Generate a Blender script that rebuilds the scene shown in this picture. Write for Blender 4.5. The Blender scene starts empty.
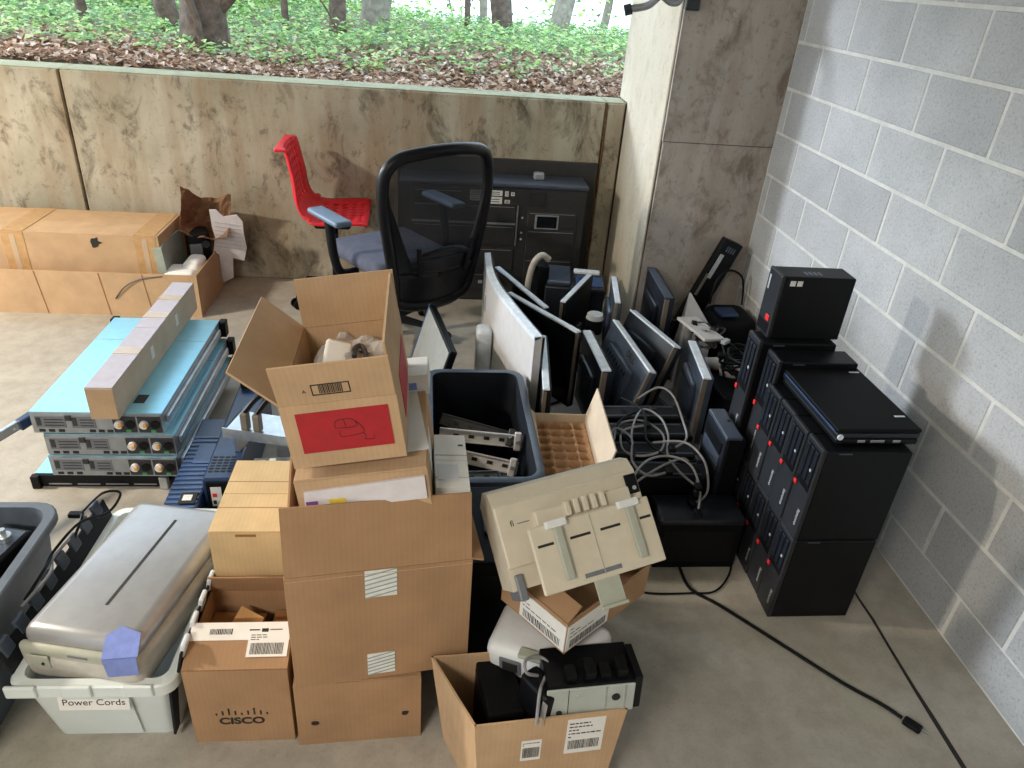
import bpy, bmesh, math, random
from mathutils import Vector, Matrix, Euler
scene = bpy.context.scene
C = scene.collection
PI = math.pi
R = math.radians
random.seed(7)

# ------------------------------------------------------------------ camera
def make_camera():
    p, r, yaw = 0.516912629, 0.0808114697, -0.12412607
    cy, sy = math.cos(yaw), math.sin(yaw)
    right = Vector((cy, sy, 0)); fwd = Vector((-sy, cy, 0)); up = Vector((0, 0, 1))
    f2 = fwd*math.cos(p) - up*math.sin(p); u2 = up*math.cos(p) + fwd*math.sin(p)
    r2 = right*math.cos(r) + u2*math.sin(r); u3 = u2*math.cos(r) - right*math.sin(r)
    cam = bpy.data.cameras.new('camera')
    cam.sensor_fit = 'HORIZONTAL'; cam.sensor_width = 36.0
    cam.lens = 729.503*36.0/1024.0
    cam.clip_start = .02; cam.clip_end = 300
    o = bpy.data.objects.new('camera', cam); C.objects.link(o)
    m = Matrix((r2, u3, -f2)).transposed().to_4x4()
    m.translation = Vector((0, 0, 1.79))
    o.matrix_world = m
    scene.camera = o
make_camera()

# ------------------------------------------------------------------ sky and lamps, exposure
w = bpy.data.worlds.new('sky'); scene.world = w; w.use_nodes = True
bg = w.node_tree.nodes['Background']
bg.inputs['Color'].default_value = (.66, .84, 1.0, 1); bg.inputs['Strength'].default_value = 2.7

def area_lamp(name, loc, size, power, col, rot=(0, 0, 0)):
    l = bpy.data.lights.new(name, 'AREA'); l.shape = 'RECTANGLE'; l.size = size[0]; l.size_y = size[1]
    l.energy = power; l.color = col
    o = bpy.data.objects.new(name, l); C.objects.link(o); o.location = loc; o.rotation_euler = rot
    return o
# low daylight from the open side at the left
sl = bpy.data.lights.new('sun', 'SUN'); sl.energy = 1.7; sl.angle = R(8); sl.color = (.84, .92, 1)
so = bpy.data.objects.new('sun', sl); C.objects.link(so)
so.rotation_euler = Vector((.258, -.117, -.070)).to_track_quat('-Z', 'Y').to_euler()
# warm garage ceiling luminaire at the left, then a fill lamp
area_lamp('ceiling_or_fill_light', (-4.2, 2.25, 2.66), (.5, .16), 230, (1, .89, .74))
area_lamp('ceiling_or_fill_light', (-1.6, -1.2, 2.66), (1.2, .16), 85, (1, .92, .82))  # added fill lamp behind the camera, no known fixture
scene.view_settings.view_transform = 'Standard'
scene.view_settings.look = 'None'
scene.view_settings.exposure = 0.35
scene.view_settings.gamma = 1.0
scene.view_settings.use_curve_mapping = False

# ------------------------------------------------------------------ materials
MATS = {}
def newmat(name):
    m = bpy.data.materials.new(name); m.use_nodes = True; MATS[name] = m
    nt = m.node_tree; b = nt.nodes['Principled BSDF']
    return m, nt, b
def N(nt, t, **kw):
    n = nt.nodes.new(t)
    for k, v in kw.items():
        if k in n.inputs: n.inputs[k].default_value = v
        else: setattr(n, k, v)
    return n
def c4(c): return (c[0], c[1], c[2], 1)
def ramp(nt, stops):
    n = nt.nodes.new('ShaderNodeValToRGB'); e = n.color_ramp.elements
    while len(e) > 1: e.remove(e[-1])
    e[0].position = stops[0][0]; e[0].color = c4(stops[0][1])
    for p, c in stops[1:]:
        x = e.new(p); x.color = c4(c)
    return n
def mix(nt, fac, a, b, mode='MIX'):
    n = nt.nodes.new('ShaderNodeMix'); n.data_type = 'RGBA'; n.blend_type = mode
    L = nt.links
    for sock, v in ((n.inputs[0], fac), (n.inputs[6], a), (n.inputs[7], b)):
        if isinstance(v, (int, float)): sock.default_value = v
        elif isinstance(v, tuple): sock.default_value = c4(v)
        else: L.new(v, sock)
    return n.outputs[2]
def coords(nt, scale=(1, 1, 1), space='Object'):
    tc = nt.nodes.new('ShaderNodeTexCoord'); mp = nt.nodes.new('ShaderNodeMapping')
    mp.inputs['Scale'].default_value = scale
    nt.links.new(tc.outputs[space], mp.inputs['Vector'])
    return mp.outputs['Vector']
def noise(nt, vec, scale, detail=4, rough=.55, dist=0):
    n = nt.nodes.new('ShaderNodeTexNoise'); n.inputs['Scale'].default_value = scale
    n.inputs['Detail'].default_value = detail; n.inputs['Roughness'].default_value = rough
    n.inputs['Distortion'].default_value = dist
    nt.links.new(vec, n.inputs['Vector']); return n.outputs['Fac']
def bump(nt, b, h, strength=.3, dist=.01):
    n = nt.nodes.new('ShaderNodeBump'); n.inputs['Strength'].default_value = strength
    n.inputs['Distance'].default_value = dist
    nt.links.new(h, n.inputs['Height']); nt.links.new(n.outputs['Normal'], b.inputs['Normal'])

def plastic(name, col, rough=.4, metal=0, vary=.12, spec=.5, sc=30):
    m, nt, b = newmat(name)
    f = noise(nt, coords(nt), sc, 3)
    r = ramp(nt, [(.3, tuple(x*(1-vary) for x in col)), (.7, tuple(min(1, x*(1+vary)) for x in col))])
    nt.links.new(f, r.inputs[0]); nt.links.new(r.outputs[0], b.inputs['Base Color'])
    b.inputs['Roughness'].default_value = rough; b.inputs['Metallic'].default_value = metal
    b.inputs['Specular IOR Level'].default_value = spec
    return m
def cardboard(name, col, axis=0):
    m, nt, b = newmat(name)
    v = coords(nt)
    f = noise(nt, v, 7, 5, .6)
    r = ramp(nt, [(.3, tuple(x*.86 for x in col)), (.7, tuple(min(1, x*1.10) for x in col))])
    nt.links.new(f, r.inputs[0])
    wv = nt.nodes.new('ShaderNodeTexWave'); wv.inputs['Scale'].default_value = 26
    wv.bands_direction = 'XYZ'[axis]; wv.inputs['Distortion'].default_value = .6
    nt.links.new(v, wv.inputs['Vector'])
    nt.links.new(mix(nt, .022, r.outputs[0], wv.outputs['Color'], 'OVERLAY'), b.inputs['Base Color'])
    bump(nt, b, wv.outputs['Fac'], .035, .002)
    b.inputs['Roughness'].default_value = .8; b.inputs['Specular IOR Level'].default_value = .25
    return m

cardboard('card', (.37, .22, .12)); cardboard('card_light', (.52, .345, .205)); cardboard('card_cream', (.64, .46, .25))
cardboard('card_dark', (.30, .145, .06)); cardboard('card_back', (.58, .34, .15)); cardboard('card_pale', (.56, .46, .35))
plastic('black', (.004, .0045, .006), .42, spec=.2); plastic('black_matte', (.0035, .0038, .005), .6, spec=.15); plastic('bezel', (.022, .024, .029), .4, spec=.3)
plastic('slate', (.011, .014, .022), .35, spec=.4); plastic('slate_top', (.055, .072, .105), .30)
plastic('navy', (.014, .036, .10), .3); plastic('navy_light', (.04, .085, .22), .3)  # on the black machines: blue reflection put into the base colour
plastic('grey', (.16, .17, .19), .45); plastic('grey_light', (.42, .44, .46), .45)
plastic('beige', (.63, .56, .445), .5, vary=.04); plastic('beige_grey', (.40, .41, .34), .5, vary=.05)
plastic('white', (.74, .74, .74), .45, vary=.04); plastic('white_paper', (.78, .76, .73), .75, vary=.04)
plastic('lilac_paper', (.70, .66, .69), .7, vary=.06)
plastic('steel', (.55, .58, .60), .3, .85); plastic('steel_dull', (.36, .38, .40), .45, .6)
plastic('lilac_card', (.45, .42, .48), .5, vary=.06)
plastic('sky_lit_lid', (.30, .62, .76), .32, .55, vary=.05); plastic('silver', (.37, .37, .385), .33, .45, vary=.05)  # server lids: cyan sky reflection put into the base colour
plastic('silver_trim', (.50, .47, .42), .4, .1); plastic('red', (.80, .012, .030), .42); plastic('red_print', (.40, .010, .018), .6)
plastic('red_mark', (.75, .03, .03), .4); plastic('orange', (.75, .36, .08), .5); plastic('ink', (.015, .013, .012), .7)
plastic('green', (.05, .30, .12), .4); plastic('purple', (.20, .07, .30), .6); plastic('yellow', (.75, .55, .06), .6)
plastic('blue_sheet', (.20, .26, .60), .35); plastic('chair_frame', (.005, .0055, .008), .35, spec=.25); plastic('cabinet_black', (.030, .028, .028), .45)
plastic('arm_pad', (.11, .17, .26), .45); plastic('seat_fabric', (.10, .11, .165), .8)
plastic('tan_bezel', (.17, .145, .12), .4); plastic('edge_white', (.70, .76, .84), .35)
plastic('tape_white', (.72, .72, .68), .4); plastic('tape_brown', (.50, .30, .14), .25); plastic('tape_line', (.25, .33, .34), .5)
plastic('foam', (.85, .85, .84), .7, vary=.03); plastic('crate_pulp', (.40, .235, .125), .9)
plastic('cable_grey', (.27, .265, .28), .5); plastic('tote_grey', (.10, .12, .15), .5); plastic('tote_dark', (.008, .010, .015), .5, spec=.25)
plastic('screen', (.008, .009, .012), .16); plastic('screen_grey', (.30, .31, .30), .3)
plastic('monitor_white', (.62, .60, .60), .4, vary=.05); plastic('grey_green', (.34, .38, .33), .5)
plastic('packing_brown', (.20, .10, .05), .9); plastic('metal_dark', (.05, .05, .055), .4, .5)
plastic('panel_grey', (.46, .50, .47), .4, .2, vary=.05)
plastic('rust', (.13, .06, .025), .9, vary=.5, sc=60)
plastic('bark', (.13, .095, .075), .95, vary=.45, sc=18); plastic('bark_pale', (.30, .27, .22), .95, vary=.35, sc=14)

def clear_plastic(name, col, alpha, rough):
    m, nt, b = newmat(name)
    tr = nt.nodes.new('ShaderNodeBsdfTransparent'); ms = nt.nodes.new('ShaderNodeMixShader')
    f = noise(nt, coords(nt), 9, 2)
    mr = nt.nodes.new('ShaderNodeMapRange'); mr.inputs[3].default_value = alpha-.06; mr.inputs[4].default_value = alpha+.06
    nt.links.new(f, mr.inputs[0]); nt.links.new(mr.outputs[0], ms.inputs[0])
    b.inputs['Base Color'].default_value = c4(col); b.inputs['Roughness'].default_value = rough
    nt.links.new(tr.outputs[0], ms.inputs[1]); nt.links.new(b.outputs[0], ms.inputs[2])
    nt.links.new(ms.outputs[0], nt.nodes['Material Output'].inputs['Surface'])
    return m
clear_plastic('clear_tub', (.80, .86, .86), .80, .35); clear_plastic('bag_film', (.62, .58, .56), .55, .18)
clear_plastic('bubble_film', (.80, .80, .84), .75, .2); clear_plastic('clear_tape', (.75, .62, .48), .45, .15)
def mesh_mat():
    m, nt, b = newmat('chair_mesh')
    v = coords(nt); tr = nt.nodes.new('ShaderNodeBsdfTransparent'); ms = nt.nodes.new('ShaderNodeMixShader')
    ck = nt.nodes.new('ShaderNodeTexChecker'); ck.inputs['Scale'].default_value = 260
    nt.links.new(v, ck.inputs['Vector'])
    mr = nt.nodes.new('ShaderNodeMapRange'); mr.inputs[3].default_value = .66; mr.inputs[4].default_value = .92
    nt.links.new(ck.outputs['Fac'], mr.inputs[0]); nt.links.new(mr.outputs[0], ms.inputs[0])
    b.inputs['Base Color'].default_value = (.008, .009, .013, 1); b.inputs['Roughness'].default_value = .6
    nt.links.new(tr.outputs[0], ms.inputs[1]); nt.links.new(b.outputs[0], ms.inputs[2])
    nt.links.new(ms.outputs[0], nt.nodes['Material Output'].inputs['Surface'])
mesh_mat()

def concrete_floor():
    m, nt, b = newmat('concrete_floor'); v = coords(nt)
    f1 = noise(nt, v, 1.3, 6, .6, .4); f2 = noise(nt, v, 14, 5, .65); f3 = noise(nt, v, 120, 2)
    r1 = ramp(nt, [(.25, (.33, .295, .25)), (.5, (.41, .375, .325)), (.75, (.48, .445, .39))])
    nt.links.new(f1, r1.inputs[0])
    r2 = ramp(nt, [(.35, (.45, .42, .38)), (.6, (1, 1, 1))]); nt.links.new(f2, r2.inputs[0])
    r3 = ramp(nt, [(.30, (.55, .52, .48)), (.42, (1, 1, 1))]); nt.links.new(f3, r3.inputs[0])
    c = mix(nt, .30, r1.outputs[0], r2.outputs[0], 'MULTIPLY'); c = mix(nt, .35, c, r3.outputs[0], 'MULTIPLY')
    g = noise(nt, coords(nt, (1, .6, 1)), .9, 3); rg = ramp(nt, [(.56, (0, 0, 0)), (.68, (1, 1, 1))]); nt.links.new(g, rg.inputs[0])
    gm = nt.nodes.new('ShaderNodeMath'); gm.operation = 'MULTIPLY'; gm.inputs[1].default_value = .3
    nt.links.new(rg.outputs[0], gm.inputs[0])
    c = mix(nt, gm.outputs[0], c, (.34, .35, .19))
    nt.links.new(c, b.inputs['Base Color']); b.inputs['Roughness'].default_value = .62
    bump(nt, b, f3, .15, .003)
concrete_floor()
def concrete_wall(name, base, light, stain, streak=True, warm=(.5, .33, .17), wf=.5):
    m, nt, b = newmat(name); v = coords(nt)
    f1 = noise(nt, v, 2.2, 6, .6, .3)
    r1 = ramp(nt, [(.3, base), (.68, light)]); nt.links.new(f1, r1.inputs[0])
    vs = coords(nt, (3.0, 3.0, .35)); f2 = noise(nt, vs, 2.6, 4, .6)
    r2 = ramp(nt, [(.42, (0, 0, 0)), (.66, (1, 1, 1))]); nt.links.new(f2, r2.inputs[0])
    k = nt.nodes.new('ShaderNodeMath'); k.operation = 'MULTIPLY'; k.inputs[1].default_value = wf; nt.links.new(r2.outputs[0], k.inputs[0])
    c = mix(nt, k.outputs[0], r1.outputs[0], warm)
    f3 = noise(nt, coords(nt, (1, 1, .55)), 5.0, 8, .72, .6)
    r3 = ramp(nt, [(.52, (1, 1, 1)), (.66, stain)]); nt.links.new(f3, r3.inputs[0])
    c = mix(nt, .9, c, r3.outputs[0], 'MULTIPLY')
    f5 = noise(nt, coords(nt, (1, 1, .7)), 17, 7, .75, .3); r5 = ramp(nt, [(.56, (1, 1, 1)), (.64, tuple(.35+.5*k for k in stain))]); nt.links.new(f5, r5.inputs[0])
    c = mix(nt, .75, c, r5.outputs[0], 'MULTIPLY')
    f4 = noise(nt, v, 60, 3); r4 = ramp(nt, [(.3, (.6, .58, .55)), (.4, (1, 1, 1))]); nt.links.new(f4, r4.inputs[0])
    c = mix(nt, .5, c, r4.outputs[0], 'MULTIPLY')
    nt.links.new(c, b.inputs['Base Color']); b.inputs['Roughness'].default_value = .85
    bump(nt, b, f3, .2, .006)
concrete_wall('concrete_back', (.29, .265, .195), (.48, .44, .355), (.24, .22, .19), warm=(.27, .175, .095), wf=.62)
concrete_wall('concrete_lit_side', (.56, .50, .40), (.64, .58, .48), (.85, .82, .76), warm=(.55, .45, .32), wf=.3)  # paler concrete: warm lamplight on the column side put into the colour
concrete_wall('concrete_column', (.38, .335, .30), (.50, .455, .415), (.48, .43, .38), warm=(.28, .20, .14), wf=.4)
concrete_wall('concrete_cap', (.40, .40, .33), (.56, .56, .48), (.7, .7, .62), wf=.1)
concrete_wall('mossy_cap', (.27, .28, .18), (.40, .41, .29), (.5, .5, .42), wf=.15)
def block_mat():
    m, nt, b = newmat('cmu_block'); v = coords(nt, space='Object')
    oi = nt.nodes.new('ShaderNodeObjectInfo')
    r0 = ramp(nt, [(0, (.39, .39, .395)), (.15, (.44, .44, .445)), (.8, (.475, .475, .48)), (1, (.50, .50, .505))])
    nt.links.new(oi.outputs['Random'], r0.inputs[0])
    va = nt.nodes.new('ShaderNodeVectorMath'); va.operation = 'ADD'
    nt.links.new(v, va.inputs[0]); nt.links.new(oi.outputs['Location'], va.inputs[1])
    f1 = noise(nt, va.outputs[0], 115, 5, .75); f2 = noise(nt, va.outputs[0], 4, 4)
    r1 = ramp(nt, [(.32, (.55, .55, .56)), (.46, (.95, .95, .95)), (.7, (1.08, 1.08, 1.08))]); nt.links.new(f1, r1.inputs[0])
    r2 = ramp(nt, [(.3, (.82, .82, .82)), (.7, (1.05, 1.05, 1.05))]); nt.links.new(f2, r2.inputs[0])
    c = mix(nt, .8, r0.outputs[0], r1.outputs[0], 'MULTIPLY'); c = mix(nt, .8, c, r2.outputs[0], 'MULTIPLY')
    nt.links.new(c, b.inputs['Base Color']); b.inputs['Roughness'].default_value = .92
    bump(nt, b, f1, .5, .004)
block_mat()
plastic('mortar', (.58, .57, .535), .95, vary=.10, sc=25)
def leaf_mat(name, cols, rough=.6, trans=.25):
    m, nt, b = newmat(name)
    g = nt.nodes.new('ShaderNodeNewGeometry')
    r = ramp(nt, [(i/len(cols), c) for i, c in enumerate(cols)]); r.color_ramp.interpolation = 'CONSTANT'
    nt.links.new(g.outputs['Random Per Island'], r.inputs[0]); nt.links.new(r.outputs[0], b.inputs['Base Color'])
    b.inputs['Roughness'].default_value = rough
    tl = nt.nodes.new('ShaderNodeBsdfTranslucent'); ms = nt.nodes.new('ShaderNodeMixShader'); ms.inputs[0].default_value = trans
    nt.links.new(r.outputs[0], tl.inputs['Color']); nt.links.new(b.outputs[0], ms.inputs[1]); nt.links.new(tl.outputs[0], ms.inputs[2])
    nt.links.new(ms.outputs[0], nt.nodes['Material Output'].inputs['Surface'])
leaf_mat('dead_leaf', [(.28, .16, .10), (.44, .29, .20), (.56, .43, .34), (.18, .10, .06), (.66, .55, .47), (.36, .22, .14)], .7, .1)
leaf_mat('green_leaf', [(.22, .42, .13), (.36, .57, .19), (.50, .68, .27), (.30, .50, .27), (.64, .76, .36), (.14, .27, .12)], .5, .4)
leaf_mat('bush_leaf', [(.22, .40, .12), (.48, .70, .20), (.68, .82, .30), (.12, .24, .10), (.80, .88, .48), (.35, .55, .25)], .5, .5)
def soil():
    m, nt, b = newmat('forest_soil'); v = coords(nt)
    f = noise(nt, v, 3, 7, .7); r = ramp(nt, [(.3, (.09, .06, .04)), (.5, (.20, .14, .09)), (.62, (.12, .17, .05)), (.75, (.17, .26, .08))])
    nt.links.new(f, r.inputs[0]); nt.links.new(r.outputs[0], b.inputs['Base Color']); b.inputs['Roughness'].default_value = .95
    bump(nt, b, f, .5, .05)
soil()

# ------------------------------------------------------------------ mesh helpers
class MB:
    def __init__(s): s.v = []; s.f = []
    def add(s, vs, fs, M=None):
        k = len(s.v)
        s.v += [tuple(M @ Vector(p)) if M is not None else tuple(p) for p in vs]
        s.f += [tuple(i+k for i in f) for f in fs]; return s
    def box(s, a, b, M=None):
        x0, y0, z0 = a; x1, y1, z1 = b
        return s.add([(x0, y0, z0), (x1, y0, z0), (x1, y1, z0), (x0, y1, z0), (x0, y0, z1), (x1, y0, z1), (x1, y1, z1), (x0, y1, z1)],
              [(0, 3, 2, 1), (4, 5, 6, 7), (0, 1, 5, 4), (1, 2, 6, 5), (2, 3, 7, 6), (3, 0, 4, 7)], M)
    def rbox(s, a, b, r=.005, seg=2, M=None):
        bm = bmesh.new(); bmesh.ops.create_cube(bm, size=1)
        for v in bm.verts:
            v.co = Vector([(a[i]+b[i])/2 + v.co[i]*(b[i]-a[i]) for i in range(3)])
        r = min(r, .49*min(b[i]-a[i] for i in range(3)))
        bmesh.ops.bevel(bm, geom=list(bm.edges), offset=r, segments=seg, affect='EDGES', profile=.5)
        bm.verts.index_update()
        s.add([v.co for v in bm.verts], [[v.index for v in f.verts] for f in bm.faces], M); bm.free(); return s
    def prism(s, pts, z0, z1, M=None):
        n = len(pts)
        return s.add([(x, y, z0) for x, y in pts] + [(x, y, z1) for x, y in pts],
              [tuple(range(n-1, -1, -1)), tuple(range(n, 2*n))] + [(i, (i+1) % n, n+(i+1) % n, n+i) for i in range(n)], M)
    def cyl(s, r, z0, z1, n=16, M=None, r2=None):
        r2 = r if r2 is None else r2
        a = [2*PI*i/n for i in range(n)]
        return s.add([(r*math.cos(t), r*math.sin(t), z0) for t in a] + [(r2*math.cos(t), r2*math.sin(t), z1) for t in a],
              [tuple(range(n-1, -1, -1)), tuple(range(n, 2*n))] + [(i, (i+1) % n, n+(i+1) % n, n+i) for i in range(n)], M)
    def rod(s, p, q, r, n=10, r2=None):
        p = Vector(p); q = Vector(q); d = q-p
        M = Matrix.Translation(p) @ d.to_track_quat('Z', 'Y').to_matrix().to_4x4()
        return s.cyl(r, 0, d.length, n, M, r2)
    def loft(s, rings, cap0=True, cap1=True, closed=True):
        n = len(rings[0]); vs = [p for r in rings for p in r]; fs = []
        for i in range(len(rings)-1):
            for j in range(n if closed else n-1):
                fs.append((i*n+j, i*n+(j+1) % n, (i+1)*n+(j+1) % n, (i+1)*n+j))
        if cap0: fs.append(tuple(range(n-1, -1, -1)))
        if cap1: k = (len(rings)-1)*n; fs.append(tuple(range(k, k+n)))
        return s.add(vs, fs)
    def tube(s, pts, r, n=8, closed=False, smooth=6, rs=None):
        P = [Vector(p) for p in pts]
        if smooth > 1:
            Q = []; Rr = []; m = len(P)
            for i in range(m if closed else m-1):
                a = P[(i-1) % m] if closed or i > 0 else P[0]; b = P[i]; c = P[(i+1) % m]
                d = P[(i+2) % m] if closed or i+2 < m else P[-1]
                for k in range(smooth):
                    t = k/smooth
                    Q.append(.5*((2*b)+(c-a)*t+(2*a-5*b+4*c-d)*t*t+(3*b-a-3*c+d)*t**3))
                    if rs: Rr.append(rs[i]*(1-t)+rs[(i+1) % m]*t)
            if not closed: Q.append(P[-1]); Rr.append(rs[-1] if rs else 0)
            P = Q; rs = Rr if rs else None
        m = len(P); rings = []; up = None
        for i in range(m):
            d = (P[(i+1) % m]-P[i-1]) if closed else (P[min(i+1, m-1)]-P[max(i-1, 0)])
            d = d.normalized() if d.length > 1e-9 else Vector((0, 0, 1))
            if up is None:
                up = Vector((0, 0, 1)) if abs(d.z) < .9 else Vector((1, 0, 0))
            x = up.cross(d)
            if x.length < 1e-5: x = Vector((1, .1, 0)).cross(d)
            x.normalize(); up = d.cross(x)
            rr = rs[i] if rs else r
            rings.append([P[i]+x*rr*math.cos(2*PI*k/n)+up*rr*math.sin(2*PI*k/n) for k in range(n)])
        if closed: rings.append(rings[0]); return s.loft(rings, False, False)
        return s.loft(rings)
    def mesh(s, name):
        me = bpy.data.meshes.new(name); me.from_pydata(s.v, [], s.f); me.validate(); me.update(); return me
    def build(s, name, mat, parent=None, loc=(0, 0, 0), rot=(0, 0, 0), smooth=False):
        me = s.mesh(name); me.materials.append(MATS[mat])
        if smooth:
            for p in me.polygons: p.use_smooth = True
            try: me.set_sharp_from_angle(angle=R(40))
            except Exception: pass
        o = bpy.data.objects.new(name, me); C.objects.link(o)
        o.parent = parent; o.location = loc; o.rotation_euler = rot
        return o
def tag(o, label=None, cat=None, group=None, kind=None):
    if label: o['label'] = label
    if cat: o['category'] = cat
    if group: o['group'] = group
    if kind: o['kind'] = kind
    return o
def thing(name, label, cat, loc=(0, 0, 0), rot=(0, 0, 0), group=None):
    o = bpy.data.objects.new(name, None); C.objects.link(o); o.empty_display_size = .05
    o.location = loc; o.rotation_euler = rot if isinstance(rot, (tuple, Euler)) else (0, 0, rot)
    return tag(o, label, cat, group)
def struct(mb, name, mat, label=None):
    o = mb.build(name, mat); o['kind'] = 'structure'
    if label: o['label'] = label
    return o
def copy_tree(o, parent=None):
    c = o.copy(); C.objects.link(c); c.parent = parent
    for ch in list(o.children): copy_tree(ch, c)
    return c
def text(parent, name, s, size, loc, rot, mat, ax='CENTER', sx=1, bold=0):
    cu = bpy.data.curves.new(name, 'FONT'); cu.body = s; cu.size = size; cu.extrude = .0003
    cu.align_x = ax; cu.align_y = 'CENTER'; cu.offset = bold
    ob = bpy.data.objects.new('tmp', cu); C.objects.link(ob)
    dg = bpy.context.evaluated_depsgraph_get()
    me = bpy.data.meshes.new_from_object(ob.evaluated_get(dg)); me.name = name
    bpy.data.objects.remove(ob); bpy.data.curves.remove(cu)
    me.materials.clear(); me.materials.append(MATS[mat])
    o = bpy.data.objects.new(name, me); C.objects.link(o); o.parent = parent
    o.location = loc; o.rotation_euler = rot; o.scale = (sx, 1, 1)
    return o
FRONT = (PI/2, 0, 0); LEFT = (PI/2, 0, -PI/2); RIGHT = (PI/2, 0, PI/2); TOP = (0, 0, 0)
def decal(parent, name, w_, h_, loc, rot, mat, t=.0012):
    return MB().box((-w_/2, -h_/2, -.0004), (w_/2, h_/2, t)).build(name, mat, parent, loc, rot)
def ship_label(parent, w_, h_, loc, rot, seed=0, mat='white_paper', code=(.15, .35), lines=4):
    rng = random.Random(seed)
    d = decal(parent, 'shipping_label', w_, h_, loc, rot, mat)
    b = MB(); x = -w_*.42
    y0 = -h_/2+h_*code[0]*.5; y1 = y0+h_*code[1]
    while x < w_*.40:
        bw = rng.uniform(.008, .022)*w_; b.box((x, y0, .001), (x+bw, y1, .0017)); x += bw+rng.uniform(.012, .022)*w_
    b.build('barcode', 'ink', d)
    p = MB()
    for i in range(lines):
        y = h_*.42-(i+.5)*(h_*.42-y1-.006)/lines*1.0
        x = -w_*.44
        while x < w_*.36:
            l = rng.uniform(.04, .13)*w_; p.box((x, y-h_*.014, .001), (x+l, y+h_*.016, .0016)); x += l+w_*.025
            if rng.random() < .25: break
    p.build('printed_lines', 'ink', d)
    return d
def carton(name, label, size, loc, rot=0, flaps={}, mat='card', inside='card_dark', t=.005, closed=False, cat='box', lidmat=None):
    sx, sy, sz = size
    th = thing(name, label, cat, loc, rot)
    b = MB(); hx, hy = sx/2, sy/2
    b.box((-hx, -hy, 0), (hx, -hy+t, sz)); b.box((-hx, hy-t, 0), (hx, hy, sz))
    b.box((-hx, -hy+t, 0), (-hx+t, hy-t, sz)); b.box((hx-t, -hy+t, 0), (hx, hy-t, sz))
    b.box((-hx+t, -hy+t, 0), (hx-t, hy-t, t))
    b.build('box_body', mat, th)
    if closed:
        for s_ in (-1, 1):
            MB().box((-hx+.001, min(0, s_*hy)+.001, 0), (hx-.001, max(0, s_*hy)-.001, t)).build('top_flap', lidmat or mat, th, (0, 0, sz+.0002))
    for k, (ln, ang) in flaps.items():
        f = MB()
        if k in ('front', 'back'):
            f.box((-hx+.002, -t/2, 0), (hx-.002, t/2, ln))
            s_ = -1 if k == 'front' else 1
            f.build('flap', mat, th, (0, s_*(hy-t/2), sz+.001), (R(-s_*ang), 0, 0))
        else:
            f.box((-t/2, -hy+.002, 0), (t/2, hy-.002, ln))
            s_ = -1 if k == 'left' else 1
            f.build('flap', mat, th, (s_*(hx-t/2), 0, sz+.001), (0, R(s_*ang), 0))
    return th
def rring(w_, d_, r, z, n=5, ox=0, oy=0):
    pts = []
    for cx, cy, a0 in ((1, 1, 0), (-1, 1, 90), (-1, -1, 180), (1, -1, 270)):
        for i in range(n+1):
            a = R(a0+90*i/n)
            pts.append((ox+cx*(w_/2-r)+r*math.cos(a), oy+cy*(d_/2-r)+r*math.sin(a), z))
    return pts
def tub(b, bot, top, h, r=.04, rim=.022, rimh=.02, t=.005):
    bw, bd = bot; tw, td = top
    b.loft([rring(bw, bd, r, 0), rring(tw, td, r, h-rimh), rring(tw+2*rim, td+2*rim, r+rim*.6, h-rimh), rring(tw+2*rim, td+2*rim, r+rim*.6, h-.004),
            rring(tw+2*rim-.008, td+2*rim-.008, r+rim*.5, h), rring(tw-2*t, td-2*t, r, h), rring(bw-2*t, bd-2*t, r-.004, t)])
    return b

# ------------------------------------------------------------------ the setting
struct(MB().box((-9, -6, -.2), (1.9, 4.42, 0)), 'floor', 'concrete_floor', 'stained concrete garage floor')
# control joint in the slab
rng = random.Random(3); pts = []
jb = MB(); prev = None
for i in range(46):
    y = 3.4-.09*i; x = 1.466-(1.684-y)*.033+rng.uniform(-.003, .003); wd = rng.uniform(.003, .0075)
    cur = (x-wd, x+wd, y)
    if prev: jb.add([(prev[0], prev[2], .0012), (prev[1], prev[2], .0012), (cur[1], cur[2], .0012), (cur[0], cur[2], .0012),
                     (prev[0], prev[2], 0), (prev[1], prev[2], 0), (cur[1], cur[2], 0), (cur[0], cur[2], 0)],
                    [(0, 1, 2, 3), (4, 7, 6, 5), (0, 4, 5, 1), (1, 5, 6, 2), (2, 6, 7, 3), (3, 7, 4, 0)])
    prev = cur
struct(jb, 'trim_1', 'ink', 'dark filled joint running along the floor beside the block wall')

wr = struct(MB().box((1.6655, -6, 0), (1.9, 3.63, 2.8)), 'wall_right', 'mortar', 'grey concrete block wall with pale mortar')
XF = 1.663; G = .0062
shared = {}
for c in range(-5, 9):
    z1 = 1.585-.2032*(c-1); z0 = max(0.0, z1-.2032)
    par = 0 if c % 2 else 1
    for j in range(-3+((par+1) % 2)*0, 20):
        if (j % 2) != par: continue
        y1 = 3.358-j*.2032; y0 = y1-.4064
        y1 = min(y1, 3.625)
        if y1-y0 < .04 or y1 < .1: continue
        d = (round(y1-y0-2*G, 4), round(z1-z0-(G if z0 == 0 else 2*G), 4))
        if d not in shared:
            me = MB().rbox((0, -d[0]/2, -d[1]/2), (.05, d[0]/2, d[1]/2), .003, 1).mesh('block'); me.materials.append(MATS['cmu_block']); shared[d] = me
        o = bpy.data.objects.new('block', shared[d]); C.objects.link(o); o.parent = wr
        o.location = (XF+random.uniform(-.0006, .0006), (y0+y1)/2, (z0+z1)/2+(G/2 if z0 == 0 else 0))

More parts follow.
